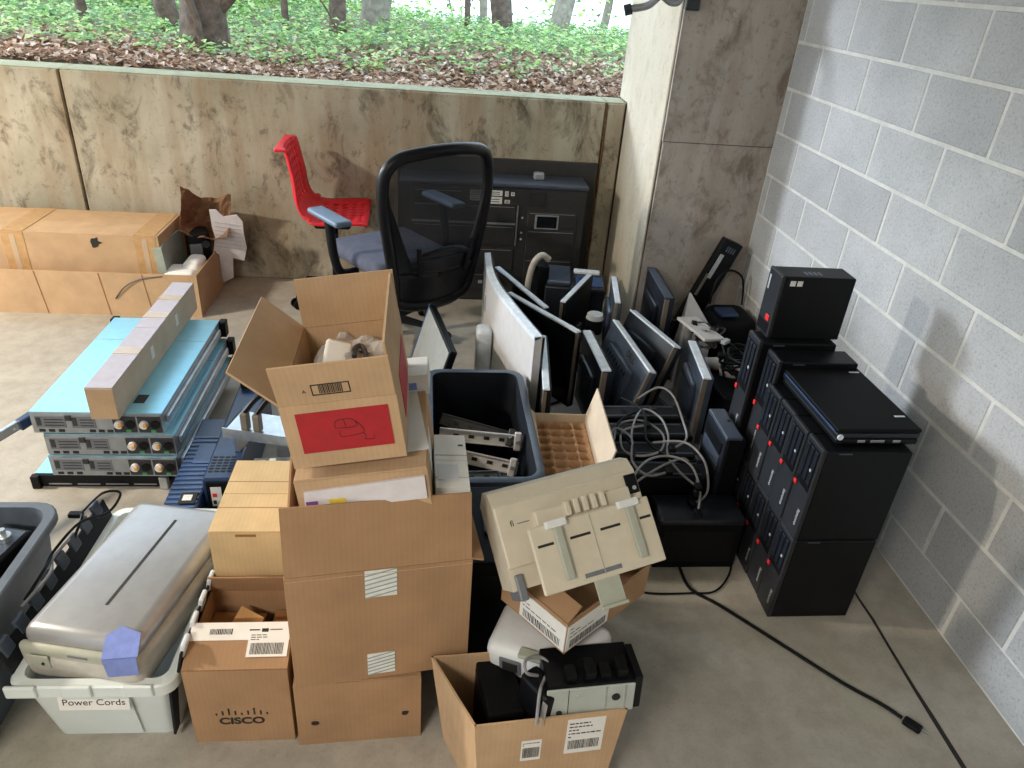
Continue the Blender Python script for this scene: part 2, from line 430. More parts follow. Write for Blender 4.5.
col = struct(MB().box((1.105, 3.63, 0), (1.68, 4.62, 1.10)).box((1.100, 3.626, 1.104), (1.68, 4.62, 2.8)), 'wall_column', 'concrete_column', 'stained grey concrete column beside the opening')
MB().rbox((1.088, 3.645, .0), (1.1, 4.40, 2.78), .004, 1).rbox((1.088, 4.39, 1.158), (1.1, 4.61, 2.78), .004, 1).build('lit_side_face', 'concrete_lit_side', col)  # light falling on the column's left side, painted as a paler panel
MB().box((1.108, 3.634, 1.0995), (1.67, 4.61, 1.1045)).build('pour_joint', 'ink', col)
wb = struct(MB().box((-8, 4.42, -.2), (1.105, 4.62, 0)), 'wall_back', 'concrete_back', 'low stained concrete wall below the open side')
bnd = [-8, -5.02, -2.025, .97, 1.086]
for i in range(4):
    MB().rbox((bnd[i]+.006, 4.40, 0), (bnd[i+1]-.006, 4.60, 1.150), .006, 1).build('panel', 'concrete_back', wb)
    MB().box((bnd[i]+.004, 4.41, 1.1502), (bnd[i+1]-.002, 4.60, 1.156)).build('cap', 'mossy_cap', wb)
MB().box((-8, 4.43, 0), (1.105, 4.6, 1.14)).build('joint_filler', 'rust', wb)
rs_ = MB(); rng = random.Random(5)
pp = [(.968+rng.uniform(-.008, .008), 4.400, z) for z in [1.145-.1*i for i in range(12)]]
rs_.tube(pp, .006, 6); rs_.build('rust_streak', 'rust', wb)
struct(MB().box((-9, -6, 2.78), (1.9, 4.75, 3.05)), 'ceiling', 'concrete_cap', 'concrete deck overhead')
struct(MB().box((-9, -6.2, 0), (1.9, -6, 2.78)), 'wall_rear_blocker', 'concrete_cap', 'unseen concrete wall added to cut light from behind')  # out of view, added to hold back sky light from behind

# conduit and bracket on the column
t = thing('conduit_fitting', 'grey metal conduit elbow clamped high on the concrete column edge', 'conduit', (1.02, 3.615, 1.70))
MB().tube([(-.17, -.01, -.030), (-.10, -.02, -.012), (-.05, -.03, .03), (.0, -.03, .008), (.04, -.02, .02), (.05, -.02, .10)], .017, 10).build('pipe', 'steel_dull', t, smooth=True)
MB().rbox((.075, -.014, -.02), (.14, .012, .06), .006).build('clamp', 'metal_dark', t)
MB().rod((-.17, -.01, -.030), (-.20, -.006, -.040), .024, 12).build('coupling', 'metal_dark', t)

# ------------------------------------------------------------------ the wood beyond the wall
def gz(x, y):
    return 1.125+.02*math.sin(x*1.7+y)+.03*math.sin(y*.9+.5*x)+max(0, (y-4.6))*.004-(max(0, y-(9.9 if x > -.5 else 9.9+min(3, -(x+.5)*1.5)))**1.5)*(.10 if x > -1.5 else .06)
b = MB(); nx, ny = 60, 40
for j in range(ny+1):
    for i in range(nx+1):
        x = -18+36*i/nx; y = 4.6+14*j/ny; b.v.append((x, y, gz(x, y)))
for j in range(ny):
    for i in range(nx):
        k = j*(nx+1)+i; b.f.append((k, k+1, k+nx+2, k+nx+1))
g = struct(b, 'ground', 'forest_soil', 'wooded ground beyond the wall')
def leaf(b, p, L, W, tilt, az, rng, fold=.25):
    ca, sa = math.cos(az), math.sin(az); d = Vector((ca*math.cos(tilt), sa*math.cos(tilt), math.sin(tilt)))
    s_ = Vector((-sa, ca, rng.uniform(-.5, .5))).normalized(); u = d.cross(s_)
    p = Vector(p); m = p+d*L*.5
    b.add([p, m+s_*W*.5+u*W*fold, p+d*L, m-s_*W*.5+u*W*fold], [(0, 1, 2), (0, 2, 3)])
b = MB(); rng = random.Random(11)
for i in range(15000):
    y = 4.69+abs(rng.gauss(0, 1.15)); x = rng.uniform(-4.2, 1.6) if y < 6.5 else rng.uniform(-7, 4)
    leaf(b, (x, y, gz(x, y)+rng.uniform(.005, .03)), rng.uniform(.03, .075), rng.uniform(.02, .05), rng.uniform(-.3, .6), rng.uniform(0, 2*PI), rng)
tag(b.build('fallen_leaves', 'dead_leaf'), 'brown and tan fallen leaves on the ground just beyond the wall', 'leaves', kind='stuff')
b = MB()
for i in range(11000):
    y = 5.35+rng.random()**1.2*8.0; x = rng.uniform(-1, 1)*(3.2+.75*(y-4))-.6
    if y < 6.6 and rng.random() < (.8 if x > -.6 else .62): continue
    z = gz(x, y); h = rng.uniform(.02, .11)
    for k in range(4):
        leaf(b, (x+rng.uniform(-.03, .03), y+rng.uniform(-.03, .03), z+h+rng.uniform(-.03, .03)), rng.uniform(.035, .075), rng.uniform(.025, .05), rng.uniform(-.35, .4), rng.uniform(0, 2*PI), rng)
tag(b.build('ground_cover', 'green_leaf'), 'low green ground cover spreading under the trees', 'plants', kind='stuff')

def trunk(name, label, x, y, r, h, lean, mat='bark', branches=(), group=None, seg=7, flare=1.5):
    z = gz(x, y)-.08
    th = thing(name, label, 'tree', (x, y, z), 0, group)
    rg = random.Random(int(abs(x*100)+y*10))
    P = []; S_ = []
    for i in range(seg):
        t_ = i/(seg-1)
        P.append((lean[0]*h*t_+rg.uniform(-.3, .3)*r*(i > 0), lean[1]*h*t_+rg.uniform(-.3, .3)*r*(i > 0), h*t_))
        S_.append(r*(1-.45*t_)*(flare if i == 0 else 1))
    b = MB(); b.tube(P, r, 14, rs=S_)
    for i, v in enumerate(b.v):
        k = 1+.07*math.sin(i*2.3)+.06*math.sin(i*.77)
        b.v[i] = (v[0]*k, v[1]*k, v[2])
    b.build('trunk', mat, th, smooth=True)
    for br in branches:
        MB().tube(br[0], br[1], 8, rs=[br[1]*(1-.16*i) for i in range(len(br[0]))]).build('branch', mat, th, smooth=True)
    return th
trunk('tree', 'thick brown tree trunk with a forked branch close behind the wall', -1.70, 6.0, .135, 4.5, (0.0, .02), 'bark',
      [([(.12, -.02, .35), (.30, -.02, .55), (.42, 0, .9), (.7, .1, 1.6)], .045), ([(-.05, -.15, .7), (-.16, -.2, .62), (-.22, -.22, .95), (-.4, -.2, 1.8)], .022),
       ([(-.05, -.16, .5), (.02, -.18, .3), (.04, -.2, .12)], .03), ([(.4, 0, .85), (.62, -.1, .66), (.85, -.15, .50), (.98, -.2, .30)], .011)], flare=1.45)
trunk('tree', 'slim dark upright trunk left of the pair of leaning trunks', -.95, 7.7, .075, 4.5, (.0, .0), 'bark', flare=1.1)
trunk('tree', 'grey-brown trunk leaning right behind the mesh chair', -.66, 8.0, .115, 4.5, (.16, .0), 'bark_pale', [([(.0, 0, .1), (-.02, 0, .6), (-.05, 0, 1.6), (-.1, 0, 3)], .09)], flare=1.4)
trunk('tree', 'dark trunk leaning left with bright glare behind it', .68, 8.7, .11, 4.5, (-.13, .0), 'bark', flare=1.1)
trunk('tree', 'pale slanting trunk nearest the concrete column', 1.38, 9.6, .11, 4.5, (.16, .02), 'bark_pale', flare=1.2)
trunk('tree', 'very thin bare stem in the glare left of the dark leaning trunk', .29, 8.6, .032, 4, (.0, 0), 'bark', flare=1)
trunk('tree', 'thin dark stem between the thick trunk and the slim dark trunk', -1.46, 7.9, .035, 4, (-.02, 0), 'bark', flare=1)
trunk('tree', 'thin dark stem at the far left of the wood', -3.0, 7.2, .045, 4, (-.06, 0), 'bark', flare=1)
trunk('tree', 'mid-sized grey trunk just left of the thick forked trunk', -2.28, 7.2, .085, 4.5, (-.10, 0), 'bark', flare=1.2)
trunk('tree', 'distant brown stem left of the dark leaning trunk', .55, 10.2, .05, 4, (-.02, 0), 'bark_pale', flare=1)
trunk('tree', 'distant pale stem just left of the column in the glare', 2.3, 11.5, .06, 4, (.10, 0), 'bark_pale', flare=1)

def bush(label, x, y, w_, h, n, seed, lo=0, group='bushes at the back of the wood'):
    rg = random.Random(seed); z = gz(x, y)
    th = thing('bush', label, 'bush', (x, y, z), 0, group)
    s_ = MB()
    for k in range(5):
        a = rg.uniform(0, 2*PI); s_.rod((0, 0, -.05), (math.cos(a)*w_*.3, math.sin(a)*w_*.3, h*.8), .012, 6, .004)
    s_.build('stems', 'bark', th)
    b = MB()
    for i in range(n):
        u = rg.gauss(0, .42); v = rg.gauss(0, .42); zz = lo+rg.random()**2.2*(h-lo)
        leaf(b, (u*w_, v*w_*.8, zz), rg.uniform(.08, .16), rg.uniform(.05, .10), rg.uniform(-.6, .6), rg.uniform(0, 2*PI), rg)
    b.build('foliage', 'bush_leaf', th)
    return th
blist = [(-7.2, 10.5, 1.5, 2.4, 1500), (-5.4, 9.6, 1.3, 2.2, 1500), (-4.0, 10.8, 1.4, 2.6, 1600), (-2.9, 9.4, 1.1, 1.9, 1200), (-1.9, 11.0, 1.2, 2.3, 1400), (-.9, 12.0, 1.0, 2.0, 800), (.3, 12.2, .9, .9, 350), (1.9, 11.8, .8, 1.0, 330), (3.2, 10.8, 1.0, 1.2, 400), (-6.2, 13.5, 2.2, 3.4, 1800), (-3.2, 14, 2.2, 3.4, 1800)]
names = ['leafy bush farthest to the left edge of the wood', 'bright green bush at the left of the wood behind the thin stem', 'tall green bush behind the gap left of the thick trunk', 'green bush directly behind the thick forked trunk', 'yellow-green bush right of the thick trunk', 'airy bush behind the slim dark trunk', 'sparse low bush in the glare beside the thin bare stem', 'sparse low bush around the pale slanting trunk', 'sparse bush beside the concrete column', 'far tall thicket at the left back of the wood', 'far tall thicket behind the thick forked trunk']
for i, (a, nm) in enumerate(zip(blist, names)): bush(nm, *a, seed=40+i)

# ------------------------------------------------------------------ long cartons by the back wall
t = carton('cardboard_tray', 'long low open cardboard tray along the back wall at the far left', (1.55, .58, .245), (-2.045, 4.085, 0), 0, {}, 'card_light')
for x in (-.02, .30, .52): MB().box((-.002, -.0012, 0), (.002, .0012, .242)).build('crease', 'card_dark', t, (x, -.2905, .001), (0, R(-6), 0))
MB().tube([(.34, -.293, .10), (.40, -.297, .17), (.48, -.294, .215), (.60, -.291, .235)], .003, 6).build('tie_cord', 'metal_dark', t)
t = carton('taped_carton', 'long taped brown carton lying inside the low tray', (1.28, .40, .41), (-2.11, 4.09, .006), 0, {}, 'card_light', closed=True)
for x in (-.09, .57):
    decal(t, 'tape', .11, .41, (x, -.2006, .205), FRONT, 'tape_brown'); decal(t, 'tape', .11, .40, (x, 0, .4165), TOP, 'tape_brown')
    MB().box((-.015, 0, 0), (.012, .0015, .39)).build('tape_glint', 'clear_tape', t, (x, -.2032, .01))
b = MB(); rg = random.Random(2); b.prism([(math.cos(2*PI*i/11)*.028*rg.uniform(.5, 1.3), math.sin(2*PI*i/11)*.03*rg.uniform(.5, 1.3)) for i in range(11)], 0, .0015)
b.build('torn_hole', 'ink', t, (.32, -.2006, .37), FRONT)
t = thing('printer_side', 'curved grey-green plastic panel standing in the end of the low tray', 'device', (-1.425, 4.02, .006), (0, R(-4), 0))
b = MB(); P = []
for i in range(13):
    a = i/12; P.append((.035*math.sin(a*PI)*.6, -.16+.32*a))
for i in range(13):
    a = 1-i/12; P.append((.035*math.sin(a*PI)*.6+.045, -.16+.32*a))
b.prism([(-p[0], p[1]) for p in P][::-1], 0, .36); b.build('shell', 'grey_green', t, smooth=True)
MB().rbox((-.07, -.05, .20), (-.055, .02, .23), .003).build('slot', 'ink', t); MB().rbox((-.066, -.10, .28), (-.05, -.03, .33), .003).build('vent', 'ink', t)
b = MB().rbox((-.10, -.05, 0), (.06, .10, .23), .025, 3).rbox((-.02, .02, .02), (.075, .19, .26), .03, 3)
tag(b.build('foam_packing', 'foam', None, (-1.365, 3.90, .0065), smooth=True), 'white foam packing in the end of the low tray', 'foam')
t = thing('camera_unit', 'black device with round lens lying among the packing in the low tray', 'device', (-1.36, 4.20, .006), R(20))
MB().rbox((-.07, -.07, 0), (.06, .07, .36), .02, 3).build('housing', 'black', t, smooth=True)
MB().rbox((-.055, -.085, .22), (.01, -.069, .30), .006).build('front_plate', 'grey', t)
MB().rod((.03, -.069, .30), (.03, -.095, .30), .022, 16).build('lens', 'screen', t)
def crumple(name, mat, label, cat, loc, sx, sy, amp, seed, rot, n=14, curl=0.3):
    rg = random.Random(seed); b = MB(); ph = [rg.uniform(0, 6) for _ in range(6)]
    top = []
    for j in range(n+1):
        for i in range(n+1):
            u = i/n-.5; v = j/n-.5
            z = amp*(math.sin(u*9+ph[0]+v*4)*math.sin(v*8+ph[1])+.6*math.sin(u*17+ph[2]-v*7)+.4*rg.uniform(-1, 1))+curl*(u*u+v*v)
            top.append((u*sx+rg.uniform(-.1, .1)*sx/n, v*sy+rg.uniform(-.1, .1)*sy/n, z))
    fs = [(j*(n+1)+i, j*(n+1)+i+1, (j+1)*(n+1)+i+1, (j+1)*(n+1)+i) for j in range(n) for i in range(n)]
    b.add(top, fs)
    o = b.build(name, mat, None, loc, rot); md = o.modifiers.new('thick', 'SOLIDIFY'); md.thickness = .002
    return tag(o, label, cat)
crumple('packing_paper', 'packing_brown', 'crumpled dark brown packing paper piled at the right end of the low tray', 'paper', (-1.33, 4.31, .36), .26, .24, .022, 5, (R(55), R(8), R(8)), curl=.5)
t = thing('corrugated_sheet', 'torn pale corrugated cardboard sheet hanging over the end of the low tray', 'cardboard', (-1.20, 4.20, .245), (R(12), R(6), R(8)))
rg = random.Random(8)
out = [(-.085, -.02), (-.03, -.035), (.085, -.06), (.10, .03), (.085, .12), (.08, .20), (.05, .24), (-.02, .22), (-.06, .26), (-.095, .255), (-.085, .15), (-.07, .08)]
MB().prism([(p[0]*1.0, p[1]) for p in out], -.003, .003).build('sheet', 'lilac_paper', t, (0, 0, 0), FRONT)
for k in range(7): MB().box((-.07, -.0045, 0), (.07, -.0025, .0022)).build('flute_line', 'grey_light', t, (0.0, -.001, .02+.026*k), (0, R(3), 0))
MB().prism([(-.03, -.24), (.03, -.20), (.03, .0), (-.05, .0)], -.002, .002).build('hanging_strip', 'lilac_paper', t, (-.01, .02, 0), FRONT)

# ------------------------------------------------------------------ rack servers
def make_server(h=.0865):
    t = thing('rack_server', 'x', 'server')
    W, D = .444, .79
    MB().box((-W/2, -D/2, 0), (W/2, D/2, h-.003)).build('chassis', 'steel_dull', t)
    MB().box((-W/2-.002, -D/2+.004, h-.003), (W/2+.002, D/2, h)).build('lid', 'sky_lit_lid', t)
    MB().rbox((W/2-.12, -D/2+.07, h), (W/2-.08, -D/2+.13, h+.001), .0004).build('lid_latch', 'ink', t)
    MB().box((-W/2, .18, h), (W/2, .184, h+.0004)).build('lid_seam', 'steel_dull', t)
    y = -D/2
    MB().box((-W/2+.004, y-.004, .004), (W/2-.004, y, h-.006)).build('rear_panel', 'steel_dull', t)
    for x0, x1 in ((-.205, -.105), (-.085, -.005)):
        p = MB().box((x0, y-.0055, .026), (x1, y-.004, h-.014)).build('card_slot_cover', 'grey', t)
        MB().box((x0+.004, y-.008, .036), (x0+.018, y-.0055, h-.018)).build('slot_bracket', 'metal_dark', p)
        for k in range(3): MB().box((x0+.03, y-.0062, .034+.012*k), (x1-.006, y-.0055, .038+.012*k)).build('vent_slot', 'metal_dark', p)
    MB().rbox((-.104, y-.010, h-.030), (-.082, y-.004, h-.008), .004).build('thumb_latch', 'metal_dark', t)
    for x in (-.20, -.168, -.135, -.03, .0, .03, .058): MB().box((x, y-.0055, .008), (x+.020, y-.004, .019)).build('port', 'ink', t)
    for x0 in (.055, .14):
        p = MB().box((x0, y-.007, .010), (x0+.078, y-.004, h-.010)).build('power_supply', 'metal_dark', t)
        MB().rod((x0+.022, y-.007, .047), (x0+.022, y-.020, .047), .015, 14).build('pull_handle', 'white', p)
        MB().rbox((x0+.022, y-.026, .040), (x0+.036, y-.018, .058), .005).build('release_tab', 'orange', p)
        MB().rod((x0+.060, y-.007, .045), (x0+.060, y-.011, .045), .017, 14).build('fan', 'black', p)
        MB().box((x0+.042, y-.010, .012), (x0+.058, y-.007, .022)).build('status_tab', 'green', p)
    for s_ in (-1, 1):
        MB().rbox((s_*(W/2+.007)-.006, -.36, .030), (s_*(W/2+.007)+.006, .36, .058), .002).build('slide_rail', 'steel', t)
        MB().rbox((s_*(W/2+.010)-.012, D/2-.01, .006), (s_*(W/2+.010)+.018, D/2+.035, h-.006), .004).build('front_ear', 'black', t)
    return t
sv = make_server()
spec = [(-1.188, 2.697, .2335, 0, 'bright-lidded rack server on top of the stack under the long carton'),
        (-1.160, 2.690, .1455, R(.6), 'grey rack server second from the top of the stack'),
        (-1.155, 2.680, .0575, R(-.4), 'grey rack server third from the top, just above the black one')]
for i, (x, y, z, rz, lb) in enumerate(spec):
    o = sv if i == 0 else copy_tree(sv)
    o.location = (x, y, z); o.rotation_euler = (0, 0, rz); o['label'] = lb; o['group'] = 'stacked rack servers'
t = thing('slim_server', 'slim black rack unit at the bottom of the server stack', 'server', (-1.215, 2.66, 0), 0)
MB().box((-.235, -.37, .004), (.225, .37, .053)).build('chassis', 'black', t)
MB().rbox((-.245, -.385, 0), (-.215, -.36, .055), .004).build('ear', 'black', t); MB().rbox((.205, -.385, 0), (.235, -.36, .055), .004).build('ear', 'steel', t)
for k in range(4): MB().box((-.19+.1*k, -.373, .014), (-.11+.1*k, -.37, .018)).build('vent_slot', 'steel_dull', t)
MB().box((-.235, -.36, .053), (-.10, .36, .0565)).build('lid', 'sky_lit_lid', t)
b = MB(); 
t = thing('slide_rail', 'steel slide rail swung out from the left side of the server stack', 'rail', (-1.428, 2.335, .275), (0, R(6), R(-116)))
MB().box((0, -.004, -.016), (.40, .004, .016)).box((0, -.010, .012), (.40, .004, .016)).box((0, -.010, -.016), (.40, .004, -.012)).build('channel', 'steel', t, (0, 0, 0), (0, R(-2), 0))
for k in range(4): MB().rod((.07+.09*k, .004, 0), (.07+.09*k, .006, 0), .004, 8).build('rivet', 'white', t)
MB().rbox((-.01, -.014, -.02), (.05, .014, .02), .004).build('bracket', 'navy', t)
t = carton('long_carton', 'long narrow pale carton with a brown end lying across the servers', (.092, .95, .122), (-1.137, 2.735, .3218), 0, {}, 'card_pale', closed=True, lidmat='lilac_card')
decal(t, 'end_panel', .090, .120, (0, -.4756, .061), FRONT, 'card_light')
for y in (-.2, .12, .3): decal(t, 'clear_tape_strip', .092, .05, (0, y, .128), TOP, 'clear_tape')
for y in (-.1, .2): decal(t, 'side_sticker', .03, .05, (.0466, y, .07), RIGHT, 'white_paper')

# ------------------------------------------------------------------ black machines with painted-in blue sheen, and drive mechanism
t = thing('desktop_machine', 'blue-sheened black ribbed desktop machine on the floor beside the servers', 'computer', (-.846, 2.26, 0), R(2))
MB().rbox((-.058, -.29, 0), (.056, .29, .145), .008).build('case', 'navy', t)
for k in range(17): MB().rbox((-.055, -.27+.026*k, .145), (.05, -.258+.026*k, .1485), .001, 1).build('rib', 'navy_light', t)
MB().box((-.02, -.02, .1486), (.045, .10, .150)).build('label_recess', 'navy_light', t)
p = MB().rbox((-.01, -.25, .1486), (.045, -.19, .151), .002).build('badge', 'ink', t)
MB().box((.0, -.235, .151), (.03, -.205, .1518)).build('badge_mark', 'white', p)
MB().rbox((-.06, -.297, .02), (.06, -.29, .13), .003).build('rear_panel', 'black', t)
MB().tube([(-.045, -.300, .07), (-.050, -.325, .13), (-.040, -.330, .17), (-.015, -.325, .165), (-.01, -.31, .10), (-.03, -.30, .05)], .006, 8).build('carry_loop', 'cable_grey', t, smooth=True)
t = thing('desktop_machine', 'blue-sheened black desktop machine with grille slots behind the cream carton', 'computer', (-.752, 2.42, 0), R(2))
MB().rbox((-.042, -.34, 0), (.072, .34, .20), .008).build('case', 'navy', t)
for k in range(6):
    for q_ in range(4): MB().box((-.03+.021*q_, -.30+.017*k, .2), (-.014+.021*q_, -.292+.017*k, .2012)).build('grille_slot', 'ink', t)
p = MB().rbox((-.03, -.346, .05), (.05, -.34, .19), .003).build('rear_plate', 'black', t)
MB().box((-.015, -.349, .09), (.02, -.346, .17)).build('port_cluster', 'white', p); MB().box((-.01, -.351, .10), (.0, -.349, .115)).build('port', 'ink', p); MB().box((-.01, -.351, .13), (.005, -.349, .145)).build('port', 'red_mark', p)
MB().rbox((-.03, .27, .2), (.02, .33, .235), .006).build('handle', 'black', t)
t = thing('drive_mechanism', 'bare metal drive tray with black ribbon connectors left of the red-label box', 'mechanism', (-.60, 2.27, .2025), R(-13))
MB().box((-.125, -.07, .09), (.14, .07, .096)).box((-.125, -.07, .06), (-.12, .07, .096)).box((-.125, -.072, .07), (.14, -.068, .11)).box((-.1, -.05, .0), (-.08, .05, .09)).box((.06, -.05, .0), (.13, .05, .09)).build('tray', 'steel', t)
for k in range(5): MB().rod((-.11+.05*k, -.06, .096), (-.11+.05*k, -.06, .10), .006, 8).build('screw', 'steel_dull', t)
for k in range(2):
    p = MB().rbox((-.06+.045*k, -.06, .10), (-.035+.045*k, -.03, .17), .003).build('connector', 'tan_bezel', t)
    MB().tube([(-.048+.045*k, -.045, .17), (-.01+.04*k, .0, .215), (.05+.03*k, .05, .235)], .010, 6).build('ribbon_cable', 'black', p)
t = thing('circuit_unit', 'small pale blue circuit unit behind the cream carton', 'device', (-.535, 2.10, 0), R(4))
MB().box((-.08, -.06, 0), (.10, .06, .235)).build('case', 'grey', t)
for k in range(4):
    for q_ in range(3): MB().rbox((-.06+.036*k, -.045+.03*q_, .235), (-.036+.036*k, -.025+.03*q_, .246+.006*((k+q_) % 2)), .002, 1).build('component', ['edge_white', 'navy_light', 'grey_light'][(k+q_) % 3], t)

# ------------------------------------------------------------------ left totes
t = thing('grey_tote', 'dark grey plastic tote full of black electronics at the left edge', 'tote', (-1.265, 1.40, 0), 0)
tub(MB(), (.34, .58), (.42, .62), .385, .06, .022, .024).build('tub', 'tote_grey', t, smooth=True)
t = thing('black_receiver', 'black boxed device with silver knob inside the grey tote', 'device', (-1.15, 1.53, .006), R(-12))
MB().rbox((-.075, -.10, 0), (.06, .10, .375), .006).build('case', 'black', t)
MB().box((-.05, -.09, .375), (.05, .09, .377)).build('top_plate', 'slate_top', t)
p = MB().cyl(.018, .377, .392, 16).build('knob', 'steel', t, (.02, .05, 0)); MB().cyl(.008, .392, .412, 12).build('knob_stem', 'steel', p)
t = thing('black_module', 'black curved module near the front of the grey tote', 'device', (-1.19, 1.28, .006), R(10))
MB().rbox((-.10, -.11, 0), (.06, .10, .31), .03, 3).build('case', 'black_matte', t, smooth=True); MB().rbox((-.07, -.08, .31), (.03, .06, .318), .004).build('lid', 'slate', t)
t = thing('black_module', 'black flat module at the back of the grey tote', 'device', (-1.34, 1.52, .006), R(4))
MB().rbox((-.09, -.12, 0), (.08, .12, .34), .01).build('case', 'black', t); MB().box((-.03, -.09, .34), (.02, -.04, .343)).build('sticker', 'yellow', t)

t = thing('storage_tub', 'translucent storage tub with a Power Cords label holding a silver printer', 'tub', (-.79, 1.545, 0), R(-1))
tub(MB(), (.30, .56), (.345, .62), .245, .03, .020, .035).build('tub', 'clear_tub', t, smooth=True)
for x in (-.155, -.03, .11): MB().rbox((x-.035, -.338, .215), (x+.035, -.328, .252), .004).build('latch_tooth', 'clear_tub', t)
MB().add([(-.06, -.2865, .01), (.07, -.2865, .01), (.075, -.316, .19), (-.08, -.316, .19), (-.06, -.2835, .01), (.07, -.2835, .01), (.075, -.313, .19), (-.08, -.313, .19)],
         [(0, 1, 2, 3), (7, 6, 5, 4), (0, 4, 5, 1), (1, 5, 6, 2), (2, 6, 7, 3), (3, 7, 4, 0)]).build('front_rib', 'clear_tub', t)
lb = decal(t, 'name_label', .165, .048, (-.01, -.3145, .170), (PI/2-R(-7.5)-R(15), 0, R(0)), 'white_paper')
text(lb, 'lettering', 'Power Cords', .027, (0, 0, .0014), (0, 0, 0), 'ink')
for s_ in (-1, 1):
    p = MB().box((-.003, -.29, 0), (.003, .29, .075)).build('lid_flap', 'tote_dark', t, (s_*.188, 0, .235), (0, R(s_*14), 0))
    for k in range(8): MB().rbox((-.006, -.28+.072*k, .05), (.006, -.24+.072*k, .095), .004).build('flap_tooth', 'edge_white' if s_ > 0 else 'slate_top', p)
MB().add([(.150, -.3, .02), (.156, -.3, .02), (.178, -.318, .21), (.172, -.318, .21), (.150, -.27, .02), (.156, -.27, .02), (.178, -.27, .21), (.172, -.27, .21)], [(0, 1, 2, 3), (7, 6, 5, 4), (0, 4, 5, 1), (1, 5, 6, 2), (2, 6, 7, 3), (3, 7, 4, 0)]).build('dark_corner', 'tote_dark', t)
t = thing('silver_printer', 'silver and grey flat printer lying tilted on the translucent tub', 'printer', (-.770, 1.50, .205), (R(1), R(-2), R(-13)))
b = MB(); b.rbox((-.158, -.255, 0), (.155, .27, .10), .03, 3); b.build('lower_body', 'silver_trim', t, smooth=True)
lid = MB().rbox((-.150, -.235, .085), (.150, .265, .150), .035, 4).build('lid', 'silver', t, smooth=True)
MB().rbox((.008, -.13, .150), (.016, .19, .1512), .0005).build('lid_groove', 'ink', lid)
MB().rbox((-.152, -.25, .05), (.150, -.225, .115), .012, 3).build('front_trim', 'beige_grey', t, smooth=True)
MB().rbox((-.12, -.259, .055), (-.07, -.2535, .095), .003).build('control_panel', 'beige_grey', t)
MB().rod((-.085, -.259, .072), (-.085, -.262, .072), .004, 10).build('button', 'ink', t)
MB().box((-.02, -.252, .098), (.03, -.2505, .104)).build('name_plate', 'grey', t)
b = MB().prism([(-.05, -.05), (.06, -.05), (.055, .03), (-.01, .06), (-.055, .03)], 0, .002)
p = b.build('blue_sticker', 'blue_sheet', t, (.112, -.226, .143), (R(18), 0, R(16))); p.scale = (.72, .72, 1)
MB().prism([(-.045, -.06), (.05, -.06), (.055, .0), (-.05, .0)], 0, .002).build('sticker_fold', 'blue_sheet', p, (0, -.05, 0), (R(62), 0, 0))
t = thing('power_cord', 'tangled black power cord hooked over the left flap of the translucent tub', 'cord', (-.985, 1.72, .30))
MB().tube([(-.02, -.10, -.02), (.0, -.02, .05), (-.03, .04, .02), (.02, .08, .06), (.06, .10, .045), (.05, .03, .03), (.01, -.05, .06), (-.03, -.13, .03), (-.01, -.22, .05), (-.03, -.30, .02)], .004, 8).build('wire', 'black', t, smooth=True)
MB().rbox((-.05, .0, .03), (-.01, .02, .045), .004).build('plug', 'black', t)
MB().tube([(.0, -.10, .045), (-.02, -.16, .03), (.01, -.24, .05), (-.02, -.33, .03)], .004, 8).build('wire', 'grey', t, smooth=True)

# ------------------------------------------------------------------ cartons in the centre
t = carton('printed_carton', 'brown carton printed CISCO with white shipping labels on its open top', (.248, .265, .27), (-.464, 1.364, 0), 0,
           {'back': (.062, -12)}, 'card', 'card_dark')
fl = MB().box((-.124, -.0025, 0), (.124, .0025, .118)).build('flap', 'card', t, (0, -.130, .271), (R(-70), 0, 0))
lb = decal(fl, 'label_strip', .244, .045, (0, -.0031, .094), FRONT, 'white_paper')
lb2 = ship_label(t, .098, .062, (.070, -.0755, .2955), (R(20), 0, 0), 3, code=(.2, .45), lines=3)
b = MB(); rg = random.Random(4); x = -.075
while x < -.02: bw = rg.uniform(.001, .003); b.box((x, 0, 0), (x+bw, .0006, .014)); x += bw+.0017
b.build('barcode', 'ink', fl, (0, -.0048, .086))
MB().box((.02, 0, 0), (.045, .0006, .003)).box((.05, 0, -.004), (.066, .0006, .005)).box((.07, 0, .001), (.10, .0006, .003)).build('printed_lines', 'ink', fl, (0, -.0048, .095))
MB().box((-.116, -.06, 0), (.02, .118, .004)).build('inner_flap', 'card_dark', t, (0, 0, .205), (R(-6), R(4), 0))
MB().box((.045, -.06, 0), (.116, .118, .004)).build('inner_flap', 'card_dark', t, (0, 0, .212), (R(-6), R(-4), 0))
MB().prism([(-.04, -.03), (.03, -.05), (.045, .02), (-.02, .05)], 0, .002).build('torn_paper', 'card_back', t, (-.02, .05, .232), (R(10), R(8), 0))
tx = text(t, 'lettering', 'CISCO', .034, (-.002, -.1331, .082), FRONT, 'ink', sx=1.12, bold=.0012)
hs = [.008, .016, .026, .016, .008, .016, .026, .016, .008]
b = MB()
for k, h in enumerate(hs): b.rbox((-.066+k*.0155, 0, 0), (-.0615+k*.0155, .0008, h), .0004, 1)
b.build('bar_logo', 'ink', t, (.002, -.1336, .106))

t = carton('cream_carton', 'closed cream carton with a handle slot behind the printed carton', (.188, .315, .462), (-.480, 1.665, 0), 0, {}, 'card_cream', closed=True)
decal(t, 'handle_slot', .052, .007, (.0, -.1581, .454), FRONT, 'card_dark')
for y in (-.06, .055): MB().box((-.094, -.0015, 0), (.094, .0015, .0006)).build('lid_seam', 'card', t, (0, y, .4672))

